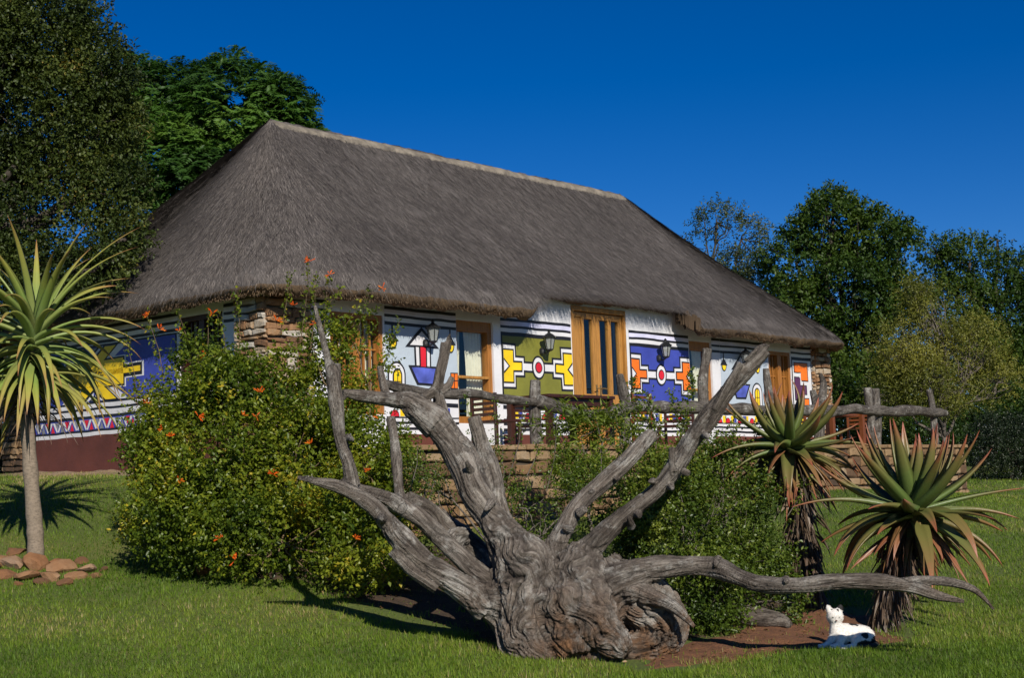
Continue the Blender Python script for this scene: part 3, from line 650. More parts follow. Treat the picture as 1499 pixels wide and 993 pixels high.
def fronds(P, Dv, Ls, pairs, w, shade):
    """compound leaves: a drooping stalk with leaflet pairs (narrow strips)"""
    n = len(P); k = pairs*2; f = np.tile(np.repeat((np.arange(pairs)+.6)/pairs, 2), n); sd = np.tile(np.array([1., -1.]*pairs), n)
    p = np.repeat(P, k, 0); d = np.repeat(Dv, k, 0); l = np.repeat(Ls, k)
    side = unit(np.cross(Dv, np.array([0, 0, 1.])+rng.normal(0, .35, (n, 3)))); side = np.repeat(side, k, 0)
    base = p + d*(l*f)[:, None] - np.array([0, 0, 1.])*(l*.45*f**2)[:, None]
    ll = l*.42*np.sin(np.pi*np.clip(f*.8+.2, 0, 1))
    out_ = np.repeat(unit(Dv*np.array([1, 1, .3])), k, 0)
    ld = unit(side*sd[:, None] + d*.45 - np.array([0, 0, .25]) + rng.normal(0, .1, (n*k, 3))); nr = unit(np.cross(ld, np.cross(np.array([0, 0, .7])+out_*.7+rng.normal(0, .2, (n*k, 3)), ld)))
    v, fc = leaf_geo(base, ld, nr, ll, l*w, .1)
    r = np.clip(np.repeat(shade, k)+rng.normal(0, .06, n*k), 0, 1); return v, fc, np.repeat(r, 2)
bark_g = wood('grey_bark', (.13, .11, .09), .9, (9, 9, 2.5), .55); bark_d = wood('dark_bark', (.05, .04, .03), .9, (9, 9, 2.5), .5)
def branches(mb, base, blobs, r0, ntw, twig=.012, fk=None):
    """trunk to the crown, a limb into every blob, twigs to points of the blobs"""
    base = np.array(base, float); cs = np.array([b[0] for b in blobs]); cen = cs.mean(0); fork = base*.55+np.array([cen[0], cen[1], min(cs[:, 2].min(), cen[2])])*.45
    if fk is not None: fork = np.array(fk)
    def wob(a, b, n, s): 
        t = np.linspace(0, 1, n)[:, None]; q = a*(1-t)+b*t; return q + np.sin(t*np.pi)*(np.stack([vnoise(q*1.3/s+i*7) for i in range(3)], -1))*s*.35
    L = np.linalg.norm(fork-base); tr = wob(base, fork, 9, L*.4); tr[0, 2] -= .15
    mb.tube(tr, np.linspace(r0*1.25, r0*.75, 9), 9)
    for c, r in blobs:
        c = np.array(c); n = np.linalg.norm(c-fork); pth = wob(fork, c, 8, n*.5); mb.tube(pth, np.linspace(r0*.6, r0*.16, 8), 6)
        for q in range(max(2, int(ntw*(r[0]*r[1]*r[2])**.5))):
            u = rnd_unit(1)[0]; tip = c+u*np.array(r)*rng.uniform(.6, .98); s = pth[rng.integers(4, 8)]
            mb.tube(wob(s, tip, 6, np.linalg.norm(tip-s)*.5), np.linspace(twig*1.6, twig*.5, 6), 4, cap=False)
def tree(name, label, cat, group, base, blobs, r0, geo, lmat, bark, ntw=9, twig=.012, crown='crown', stem='trunk', fk=None):
    t = thing(name, base, label, cat, group); mb = MB(); branches(mb, base, blobs, r0, ntw, twig, fk); mb.build(stem, bark, t, smooth=True)
    v, f, r = join_geo(geo); fast_mesh(crown, v, f, lmat, t, face_attr={'rnd': r}); return t
def B(x, y, Y, rx, ry=None, rz=None): return (at(x, y, Y), (rx, ry or rx, rz or rx))
def shade_of(p, s=.9): return np.clip(.5+.55*vnoise(p*s)+.2*vnoise(p*s*3.1+9), .02, .98)
olive = leaf_mat('olive_leaf', [(.0, (0.015, 0.027, 0.006)), (.5, (0.044, 0.066, 0.012)), (.93, (0.098, 0.123, 0.025)), (1, (0.204, 0.162, 0.034))], .25, .5, .3)
fern = leaf_mat('feathery_leaf', [(.0, (.020, .055, .009)), (.5, (.055, .125, .016)), (1, (.125, .215, .028))], .3, .5, .3, (1.1, 1.3, .5))
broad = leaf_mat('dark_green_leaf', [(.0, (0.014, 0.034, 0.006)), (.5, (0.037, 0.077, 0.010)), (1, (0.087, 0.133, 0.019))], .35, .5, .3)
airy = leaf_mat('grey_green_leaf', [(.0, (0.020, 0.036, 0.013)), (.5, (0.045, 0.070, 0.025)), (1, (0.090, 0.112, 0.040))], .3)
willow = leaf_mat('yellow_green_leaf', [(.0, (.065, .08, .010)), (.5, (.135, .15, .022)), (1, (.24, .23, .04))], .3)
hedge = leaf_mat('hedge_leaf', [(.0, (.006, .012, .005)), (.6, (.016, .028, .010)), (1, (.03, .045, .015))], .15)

# ---- big trees
gapf, gapt = 1.7, -.33
b1 = [B(10, 120, 20.6, 1.75, 1.3, 1.5), B(110, 190, 20.4, .96, .9, 1.0), B(85, 320, 20.1, 1.1, .7, .92), B(40, 20, 20.6, 1.0, 1.1, 1.15), B(140, 395, 19.3, .46, .4, .32), B(-110, 300, 20.6, 1.6, 1.3, 1.5),
      B(150, 110, 20.4, .5, .5, .52), B(165, 280, 20.2, .48, .5, .58), B(50, 400, 19.6, .85, .45, .48), B(-150, 60, 20.8, 2.0), B(150, 190, 20.4, .52, .4, .46), B(185, 350, 19.6, .28, .3, .3), B(-10, 415, 19.4, .65, .5, .5)]  # last low clump is added to throw shade on the far left pillar
P, u = blob_points(b1, 33000, .5); g1 = sprigs(P, unit(u+np.array([0, 0, .25])+rng.normal(0, .45, P.shape)), rng.uniform(.14, .26, len(P)), 8, .062, .040, shade_of(P, 1.3), .5)
tree('broadleaf_tree', 'tall dark olive leafed tree filling the upper left corner before the thatched roof', 'tree', None, gpt(-9.6, 20.2), b1, .2, [g1], olive, bark_d, fk=(-9.0, 20.4, 4.8))
b2 = [B(340, 175, 29, 1.35, 1.4, 1.25), B(255, 150, 29.3, .85, .9, .85), B(410, 165, 29, .62, .7, .75), B(240, 235, 28.6, 1.1, 1, 1.0), B(320, 260, 28.5, 1.3, 1, .9), B(445, 195, 29.4, .3, .3, .35), B(200, 150, 30, .9)]
P, u = blob_points(b2, 8500, .55); g2 = fronds(P, unit(u*1.0+np.array([0, 0, .35])+rng.normal(0, .5, P.shape)), rng.uniform(.24, .42, len(P)), 8, .11, shade_of(P, .9))
tree('feathery_tree', 'bright green feathery leafed tree rising behind the left end of the thatched roof', 'tree', None, gpt(-6.2, 29.5), b2, .2, [g2], fern, bark_d)
gapf, gapt = .95, -.12
b4 = [B(1215, 335, 40, 1.2, 1.3, .85), B(1275, 350, 40, 1.0, 1.0, .75), B(1165, 385, 40, .95, 1, .8), B(1165, 470, 39.5, 1.2, 1.2, 1.2), B(1245, 440, 39.5, 1.5, 1.4, 1.2), B(1205, 560, 39, 1.7, 1.3, 1.3), B(1295, 430, 39.6, .9, 1, .9), B(1320, 350, 40, .45, .5, .35), B(1270, 540, 39, 1.4), B(1220, 300, 40.2, .6, .6, .4)]
P, u = blob_points(b4, 9000, .5); g4 = sprigs(P, unit(u+np.array([0, 0, .25])+rng.normal(0, .5, P.shape)), rng.uniform(.22, .42, len(P)), 9, .12, .07, shade_of(P, .75), .5)
tree('shade_tree', 'dense dark green tree with a high rounded crown right of the cottage', 'tree', None, gpt(9.6, 40), b4, .24, [g4], broad, bark_d)
b3 = [B(1050, 325, 42, .75, .9, .5), B(1010, 360, 42, .6, .7, .4), B(1085, 350, 42.3, .8, .8, .6), B(1060, 400, 42, 1.2, 1, .7), B(1110, 430, 42, 1.0, 1, .8), B(1040, 440, 42, 1.2)]
P, u = blob_points(b3, 2600, .35); g3 = sprigs(P, unit(u+np.array([0, 0, .7])+rng.normal(0, .45, P.shape)), rng.uniform(.2, .42, len(P)), 8, .095, .045, shade_of(P, .9), .4)
tree('airy_tree', 'thin airy tree with sparse grey green crown beside the right slope of the roof', 'tree', None, gpt(6.8, 42), b3, .15, [g3], airy, bark_d, 16, .016)
b5 = [B(1420, 385, 43, 1.1, 1.1, .7), B(1370, 370, 43, .55, .6, .4), B(1475, 400, 43.4, .9, 1, .7), B(1400, 450, 42.8, 1.2, 1.1, .9), B(1480, 480, 43, 1.5), B(1540, 430, 43.5, 1.2), B(1440, 560, 42.5, 1.7), B(1540, 560, 43, 2.0), B(1460, 350, 43, .35)]
gapf, gapt = .95, -.25
P, u = blob_points(b5, 10000, .5); g5 = sprigs(P, unit(u+np.array([0, 0, .3])+rng.normal(0, .5, P.shape)), rng.uniform(.25, .45, len(P)), 9, .11, .062, shade_of(P, .8), .45)
tree('spreading_tree', 'dark spreading tree at the right edge behind the yellow green shrub', 'tree', None, gpt(14.6, 43), b5, .22, [g5], broad, bark_d, 9, .018)
gapf, gapt = 1.5, -.05
b6 = [B(1365, 470, 33, .85, .85, .75), B(1320, 520, 32.8, .75, .8, .8), B(1420, 510, 33, .8, .8, .8), B(1370, 560, 32.6, 1.1, .9, .75), B(1460, 560, 33, .55, .6, .6), B(1300, 580, 32.7, .5, .5, .5), B(1340, 430, 33, .35)]
P, u = blob_points(b6, 8000, .25); g6 = sprigs(P, unit(u*.8+np.array([0, 0, .1])+rng.normal(0, .55, P.shape)), rng.uniform(.2, .38, len(P)), 9, .07, .024, shade_of(P, 1.2), .4)
tree('willowy_shrub', 'yellow green wispy shrub with bare grey twigs beyond the wooden rail', 'shrub', None, gpt(9.9, 33), b6, .07, [g6], willow, bark_g, 60, .010, 'foliage', 'stem')
gapf = 0
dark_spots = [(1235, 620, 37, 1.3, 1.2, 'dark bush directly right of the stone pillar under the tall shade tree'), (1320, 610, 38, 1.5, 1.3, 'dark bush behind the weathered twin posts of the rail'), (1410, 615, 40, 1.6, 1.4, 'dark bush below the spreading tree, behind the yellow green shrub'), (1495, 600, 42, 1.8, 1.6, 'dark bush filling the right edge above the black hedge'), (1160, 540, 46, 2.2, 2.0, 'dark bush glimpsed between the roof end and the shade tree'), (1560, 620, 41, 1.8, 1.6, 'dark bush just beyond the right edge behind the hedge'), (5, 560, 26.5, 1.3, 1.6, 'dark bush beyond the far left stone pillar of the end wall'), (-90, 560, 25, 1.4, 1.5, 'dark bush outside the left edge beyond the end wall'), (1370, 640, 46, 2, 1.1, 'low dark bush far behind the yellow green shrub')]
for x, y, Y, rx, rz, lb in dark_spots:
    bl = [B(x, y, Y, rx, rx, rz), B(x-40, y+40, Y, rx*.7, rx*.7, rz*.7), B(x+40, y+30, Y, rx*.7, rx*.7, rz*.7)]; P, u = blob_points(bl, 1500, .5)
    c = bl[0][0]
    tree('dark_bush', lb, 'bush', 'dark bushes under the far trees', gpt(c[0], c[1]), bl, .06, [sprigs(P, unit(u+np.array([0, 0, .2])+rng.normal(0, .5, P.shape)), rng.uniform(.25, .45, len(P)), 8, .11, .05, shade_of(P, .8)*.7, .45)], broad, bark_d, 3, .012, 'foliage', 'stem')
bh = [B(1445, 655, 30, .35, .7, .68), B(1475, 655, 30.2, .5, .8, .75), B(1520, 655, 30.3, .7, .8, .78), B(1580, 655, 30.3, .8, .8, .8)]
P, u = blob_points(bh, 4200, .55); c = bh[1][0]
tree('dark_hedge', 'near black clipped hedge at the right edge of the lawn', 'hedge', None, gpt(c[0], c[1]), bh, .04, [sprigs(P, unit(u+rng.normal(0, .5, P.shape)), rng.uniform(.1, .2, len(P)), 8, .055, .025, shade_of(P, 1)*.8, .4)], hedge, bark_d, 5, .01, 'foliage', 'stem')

def twigs(blobs, n, L, W, k=7, ln=(.10, .26)):
    P, u = blob_points(blobs, n, .92); return sprigs(P, unit(u+np.array([0, 0, .55])+rng.normal(0, .35, P.shape)), rng.uniform(*ln, len(P)), k, L, W, rng.uniform(.4, .95, len(P)), .45)
# ---- flowering shrub left of the dead tree
hon = leaf_mat('honeysuckle_leaf', [(.0, (.040, .075, .008)), (.45, (.115, .165, .013)), (.85, (.24, .27, .022)), (1, (.48, .37, .03))], .4, .4, .4)
gapf, gapt = 2.6, -.14
bs = [B(320, 680, 14.2, .75, .7, .95), B(255, 620, 14.5, .40, .42, .55), B(420, 690, 14.4, .72, .65, .80), B(530, 690, 14.7, .50, .45, .80), B(265, 755, 13.9, .50, .48, .52), B(410, 790, 13.6, .95, .5, .42), B(530, 800, 13.4, .48, .38, .40), B(470, 590, 14.8, .42, .36, .42), B(545, 720, 14.2, .38, .38, .55), B(226, 660, 14.3, .28, .28, .38), B(345, 575, 14.5, .36, .36, .36), B(290, 540, 14.6, .25, .25, .28), B(485, 500, 14.9, .26, .22, .22), B(540, 520, 14.9, .22, .2, .25), B(420, 545, 14.8, .22, .2, .2)]
P, u = blob_points(bs, 17000, .45); gg = [sprigs(P, unit(u+np.array([0, 0, .5])+rng.normal(0, .5, P.shape)), rng.uniform(.10, .22, len(P)), 8, .046, .033, shade_of(P, 2.4)*.95, .45)]
t_sh = thing('flowering_shrub', gpt(-2.4, 14.3), 'big leafy green shrub dotted with orange flowers left of the dead tree', 'shrub')
gg.append(twigs(bs, 700, .044, .030)); mbs = MB(); branches(mbs, gpt(-2.3, 14.3), bs, .035, 26, .007)
tipn = []
for x, y, x2, y2, Y in [(300, 500, 305, 455, 14.5), (440, 460, 452, 385, 14.6), (470, 470, 480, 402, 14.7), (515, 470, 540, 430, 14.8), (240, 520, 215, 462, 14.5), (410, 450, 425, 400, 14.7), (500, 455, 548, 455, 14.8), (350, 470, 345, 430, 14.6), (560, 500, 585, 470, 14.9), (200, 640, 176, 610, 14.3), (205, 770, 178, 745, 14), (280, 500, 262, 460, 14.5), (480, 480, 530, 440, 14.7), (460, 440, 500, 420, 14.7), (330, 480, 318, 462, 14.5), (455, 470, 462, 405, 14.6), (200, 550, 185, 500, 14.5)]:
    a, b = at(x, y+40, Y+.1), at(x2, y2, Y); n = 34; t = rng.random(n)[:, None]; pth = np.array([a, a*.6+b*.4+np.array([.02, 0, .05]), b]); mbs.tube(pth, [.006, .004, .002], 4, cap=False)
    q = a*(1-t)+b*t + rng.normal(0, .012, (n, 3)); gg.append(sprigs(q, unit((b-a)[None, :]+rng.normal(0, .35, (n, 3))), np.full(n, .07), 3, .040, .027, np.full(n, .5)+rng.normal(0, .2, n), .4)); tipn.append(b)
mbs.build('stem', wood('twig', (.16, .11, .06), .9), t_sh, smooth=True)
v, f, r = join_geo(gg); fast_mesh('foliage', v, f, hon, t_sh, face_attr={'rnd': r})
flower_m = leaf_mat('orange_petal', [(0, (.55, .07, .008)), (.6, (.75, .13, .01)), (1, (.85, .30, .03))], .3, .5, .2, (1.1, .9, .6))
def flower_mesh(seed):
    r = np.random.default_rng(seed); mb = MB()
    for k in range(r.integers(5, 9)):
        d = unit(np.array([r.normal(0, .7), r.normal(0, .7)-.3, r.uniform(.1, 1)])); L = r.uniform(.035, .055); p = d*.01; mb.tube([p, p+d*L*.6, p+d*L+np.array([0, 0, -.004])], [.003, .004, .0075], 5, 0, r.random())
        for q in range(3): e = unit(d+r.normal(0, .8, 3)); s = unit(np.cross(e, d)); t0 = p+d*L; mb.poly([t0-s*.004, t0+s*.004, t0+e*.016], 0, r.random())
    return mb
fl_px = [(217, 462), (311, 460), (405, 470), (452, 383), (483, 402), (560, 422), (232, 482), (262, 485), (430, 447), (460, 475), (356, 609), (250, 640), (238, 628), (290, 610), (400, 695), (262, 705), (375, 610), (445, 742), (345, 820), (320, 790), (540, 690), (545, 610), (380, 575), (300, 520), (215, 590), (520, 790), (455, 650)]
fms = [flower_mesh(k) for k in range(5)]
fm_data = []
for k, mbf in enumerate(fms):
    o = mbf.build('flower', flower_m, t_sh); fm_data.append(o)
# front surface of the shrub along a photo ray
def hit_blobs(x, y, blobs):
    d = ray(x, y); best = None
    for c, r in blobs:
        o = (EYEP-c)/np.array(r); dd = d/np.array(r); a = dd@dd; b = 2*o@dd; cc = o@o-1.0; q = b*b-4*a*cc
        if q > 0:
            t = (-b-math.sqrt(q))/(2*a)
            if best is None or t < best: best = t
    return EYEP+d*((best if best else 14.5)-.06)
for k, (x, y) in enumerate(fl_px):
    o = fm_data[k] if k < 5 else fm_data[k % 5].copy()
    if k >= 5: COL.objects.link(o)
    o.parent = t_sh; o.location = Vector(hit_blobs(x, y, bs))-t_sh.location; o.rotation_euler = (rng.normal(0, .5), rng.normal(0, .5), rng.random()*6); s = rng.uniform(.7, 1.15); o.scale = (s, s, s)

# ---- green shrubs behind and right of the dead tree
gapf, gapt = 3.6, .07
sm = leaf_mat('small_leaf', [(.0, (.030, .058, .008)), (.5, (.085, .135, .015)), (1, (.20, .235, .03))], .35, .4, .4)
def shrub(name, label, blobs, n, ks, L, W, mat, base, extra=(), stems=30, cat='shrub', up=.35, twig=.005):
    P, u = blob_points(blobs, n, .35); gl = [sprigs(P, unit(u*.7+np.array([0, 0, .6])+rng.normal(0, .5, P.shape)), rng.uniform(.08, .2, len(P)), ks, L, W, shade_of(P, 2.6), .4)]
    gl.append(twigs(blobs, n//14, L, W)); t = thing(name, base, label, cat); mb = MB(); branches(mb, base, blobs, .025, stems, twig)
    for (x, y, x2, y2, Y, nn) in extra:
        a, b = at(x, y, Y), at(x2, y2, Y); tt = rng.random(nn)[:, None]; mb.tube([a, a*.5+b*.5+np.array([.03, 0, 0]), b], [.006, .004, .002], 4, cap=False)
        q = a*(1-tt)+b*tt+np.sin(tt*np.pi)*np.array([.03, 0, 0])+rng.normal(0, .022, (nn, 3)); gl.append(sprigs(q, unit((b-a)[None]+rng.normal(0, .5, (nn, 3))), np.full(nn, .07), 4, L, W, rng.uniform(.3, .9, nn), .4))
    mb.build('stem', bark_g, t, smooth=True); v, f, r = join_geo(gl); fast_mesh('foliage', v, f, mat, t, face_attr={'rnd': r}); return t
shrub('small_leafed_shrub', 'small leafed green shrub behind the long right arm of the dead tree', [B(1000, 780, 13.0, .60, .45, .60), B(935, 760, 13.3, .40, .4, .45), B(1065, 755, 13.3, .40, .4, .50), B(1040, 880, 12.5, .38, .3, .42), B(1095, 800, 13.1, .38, .4, .6), B(1145, 880, 13.0, .25, .25, .3), B(975, 700, 13.5, .30, .3, .28), B(1050, 690, 13.6, .26, .3, .26), B(1000, 900, 12.6, .3, .25, .3)], 11500, 8, .034, .025, sm, gpt(1.6, 13.0),
      [(935, 690, 925, 560, 13.6, 128), (985, 690, 1012, 548, 13.6, 120), (950, 690, 948, 575, 13.7, 96), (1000, 690, 985, 580, 13.7, 80), (905, 690, 915, 600, 13.7, 72), (960, 660, 955, 600, 13.5, 48), (1085, 680, 1120, 600, 13.7, 48), (1120, 690, 1150, 640, 13.6, 40), (1030, 660, 1045, 600, 13.7, 32), (910, 680, 895, 590, 13.8, 48), (1150, 760, 1180, 700, 13.3, 32), (1060, 690, 1075, 610, 13.6, 50), (1095, 690, 1085, 640, 13.6, 40), (880, 690, 872, 610, 13.8, 40)])
shrub('twiggy_shrub', 'sparse twiggy shrub with grey stems between the forked limbs of the dead tree', [B(770, 745, 13.5, .34, .35, .34), B(850, 730, 13.7, .36, .35, .30), B(730, 700, 13.8, .18, .3, .34), B(800, 780, 13.3, .4, .3, .25), B(620, 735, 13.9, .26, .25, .42), B(655, 790, 13.6, .24, .25, .25), B(590, 690, 14.2, .2, .2, .35)], 3000, 7, .030, .021, sm, gpt(.25, 13.6),
      [(690, 690, 682, 580, 14.0, 35), (720, 690, 724, 590, 14.0, 40), (745, 700, 765, 600, 14, 30), (800, 720, 815, 620, 13.9, 30), (770, 700, 790, 640, 13.8, 25), (600, 720, 612, 640, 13.6, 30), (615, 760, 640, 680, 13.5, 30)], 70)
nar = leaf_mat('narrow_leaf', [(.0, (0.036, 0.072, 0.007)), (.5, (0.102, 0.156, 0.014)), (1, (0.204, 0.252, 0.030))], .4)
shrub('narrow_leafed_plant', 'bright narrow leafed plant growing against the terrace wall below the door', [B(850, 640, 15.6, .42, .3, .22), B(890, 630, 15.7, .3, .25, .2), B(815, 628, 15.6, .22, .25, .18), B(855, 690, 15.5, .35, .25, .2)], 800, 9, .095, .020, nar, gpt(.8, 15.7), [], 25, 'plant')
shrub('ground_bush', 'low dark green bush against the terrace wall below the blue mural', [B(1000, 705, 15.6, .7, .4, .26), B(1100, 705, 16.2, .5, .4, .24), B(930, 715, 15.0, .4, .4, .28)], 1300, 8, .034, .025, sm, gpt(1.9, 15.6), [], 20, 'bush')

# ------------------------------------------------------------------ terrace, rail, furniture
TW, T0, T1 = 3.0, -7.4, 6.75                     # terrace edge: distance from the wall, start, end
mb = MB()
mb.hbox(T0, T1, .01, TW-.32, -.5, -.005)
tag(mb.build('terrace_floor', paint('terrace_paving', (.22, .17, .13), .85, .25, 4)), kind='structure')
wl = thing('stone_wall', H(0, TW, -1), 'low dry stone retaining wall along the terrace edge below the cottage', 'wall')
mb = MB(); mb.hbox(T0, T1, TW-.34, TW-.03, -1.9, -.06, 1); mb.hbox(T1-.3, T1-.02, .2, TW-.35, -1.9, -.06, 1)
stone_face(mb, lambda a, o, h: H(a, TW-.03+o, h), T0, T1, -1.85, -.05, (.09, .18), (.12, .38), .085, 21)
stone_face(mb, lambda a, o, h: H(T1-.02+o, a, h), .2, TW, -1.85, -.05, (.09, .18), (.12, .38), .085, 22)
mb.build('wall_stones', [dstone, mortar], wl)
mb = MB(); a = T0; r = np.random.default_rng(4)
while a < T1:
    d = r.uniform(.35, .8); b = min(a+d, T1+.02); z = r.uniform(-.005, .012); o = r.uniform(.03, .07)
    mb.hexa([H(a+.006, TW+o, -.055), H(b-.006, TW+o+r.normal(0, .015), -.055), H(b-.006, TW-.33, -.055), H(a+.006, TW-.33, -.055), H(a+.006, TW+o, z), H(b-.006, TW+o, z), H(b-.006, TW-.33, z), H(a+.006, TW-.33, z)], 0, .45+.4*r.random()); a = b
mb.build('coping', [dstone], wl, bevel=.012)

# weathered wood: grain follows the limb through the 'grain' attribute
def grain_mat(name, c0, c1, c2, base_tint=None):
    m, n, l, b = new_mat(name); a = attr(n, 'grain'); mp = n.new('ShaderNodeMapping'); l.new(a.outputs['Vector'], mp.inputs['Vector']); mp.inputs['Scale'].default_value = (26, 26, 2.2)
    t = noise_node(n, l, 1, 8, mp.outputs[0], .68, .5); mp2 = n.new('ShaderNodeMapping'); l.new(a.outputs['Vector'], mp2.inputs['Vector']); mp2.inputs['Scale'].default_value = (80, 80, 5)
    t2 = noise_node(n, l, 1, 5, mp2.outputs[0], .7, .3); t3 = noise_node(n, l, 2.6, 6, objc(n), .65)
    r = ramp(n, [(.30, c0), (.47, c1), (.72, c2)]); ad = n.new('ShaderNodeMath'); ad.operation = 'MULTIPLY_ADD'; ad.inputs[1].default_value = .6; l.new(t.outputs['Fac'], ad.inputs[0])
    m2 = n.new('ShaderNodeMath'); m2.operation = 'MULTIPLY'; m2.inputs[1].default_value = .4; l.new(t3.outputs['Fac'], m2.inputs[0]); l.new(m2.outputs[0], ad.inputs[2]); l.new(ad.outputs[0], r.inputs[0])
    out = r.outputs[0]
    if base_tint is not None:
        k = attr(n, 'tint'); nz = noise_node(n, l, 7, 5, objc(n), .6); mu = n.new('ShaderNodeMath'); mu.operation = 'MULTIPLY'; l.new(k.outputs['Fac'], mu.inputs[0])
        rr = ramp(n, [(.35, (0, 0, 0)), (.6, (1, 1, 1))]); l.new(nz.outputs['Fac'], rr.inputs[0]); l.new(rr.outputs[0], mu.inputs[1])
        mx = n.new('ShaderNodeMix'); mx.data_type = 'RGBA'; l.new(mu.outputs[0], mx.inputs[0]); l.new(out, mx.inputs[6]); mx.inputs[7].default_value = (*base_tint, 1); out = mx.outputs[2]
    for sc_, lo, hi, cc, amt in ((3.3, .52, .66, (.055, .042, .034), .75), (4.6, .53, .62, (.46, .44, .40), .7)):     # dark weathering, pale lichen
        nz_ = noise_node(n, l, sc_, 7, objc(n), .7); rr_ = ramp(n, [(lo, (0, 0, 0)), (hi, (amt, amt, amt))]); l.new(nz_.outputs['Fac'], rr_.inputs[0])
        mx_ = n.new('ShaderNodeMix'); mx_.data_type = 'RGBA'; l.new(rr_.outputs[0], mx_.inputs[0]); l.new(out, mx_.inputs[6]); mx_.inputs[7].default_value = (*cc, 1); out = mx_.outputs[2]
    ck = attr(n, 'crack'); cm = n.new('ShaderNodeMath'); cm.operation = 'MULTIPLY'; cm.inputs[1].default_value = .85; l.new(ck.outputs['Fac'], cm.inputs[0])
    cx = n.new('ShaderNodeMix'); cx.data_type = 'RGBA'; l.new(cm.outputs[0], cx.inputs[0]); l.new(out, cx.inputs[6]); cx.inputs[7].default_value = (.028, .022, .018, 1); out = cx.outputs[2]
    l.new(out, b.inputs['Base Color']); b.inputs['Roughness'].default_value = .82; b.inputs['Specular IOR Level'].default_value = .25
    mm = n.new('ShaderNodeMath'); mm.operation = 'ADD'; l.new(t.outputs['Fac'], mm.inputs[0]); l.new(t2.outputs['Fac'], mm.inputs[1]); bump(n, l, mm.outputs[0], b, 1.0, .03)
    return m
deadwood = grain_mat('weathered_dead_wood', (.026, .020, .016), (.172, .143, .118), (.48, .44, .385), (.20, .10, .045))
railwood = grain_mat('grey_rail_wood', (.05, .042, .035), (.15, .130, .110), (.27, .245, .215))
def spline(P, R, per=.03):
    P = np.asarray(P, float); R = np.asarray(R, float); q = np.vstack([2*P[0]-P[1], P, 2*P[-1]-P[-2]]); out, ro = [], []
    for i in range(len(P)-1):
        p0, p1, p2, p3 = q[i:i+4]; k = max(2, int(np.linalg.norm(p2-p1)/per)); t = np.linspace(0, 1, k, endpoint=False)[:, None]
        out.append(.5*((2*p1)+(-p0+p2)*t+(2*p0-5*p1+4*p2-p3)*t**2+(-p0+3*p1-3*p2+p3)*t**3)); ro.append(R[i]*(1-t[:, 0])+R[i+1]*t[:, 0])
    out.append(P[-1:]); ro.append(R[-1:]); return np.vstack(out), np.concatenate(ro)
def remesh_mesh(mb, voxel):
    me = bpy.data.meshes.new('tmp'); me.from_pydata(mb.v, [], mb.f); o = bpy.data.objects.new('tmp', me); COL.objects.link(o)
    m = o.modifiers.new('r', 'REMESH'); m.mode = 'VOXEL'; m.voxel_size = voxel; m.use_smooth_shade = True
    dg = bpy.context.evaluated_depsgraph_get(); ev = o.evaluated_get(dg); em = ev.to_mesh()
    v = np.empty(len(em.vertices)*3); em.vertices.foreach_get('co', v); nn = np.empty(len(em.vertices)*3); em.vertices.foreach_get('normal', nn)
    f = np.empty(len(em.polygons)*4, dtype=np.int64); ok = all(p.loop_total == 4 for p in em.polygons); em.polygons.foreach_get('vertices', f) if ok else None
    f = f.reshape(-1, 4); ev.to_mesh_clear(); bpy.data.objects.remove(o); bpy.data.meshes.remove(me)
    return v.reshape(-1, 3), nn.reshape(-1, 3), f
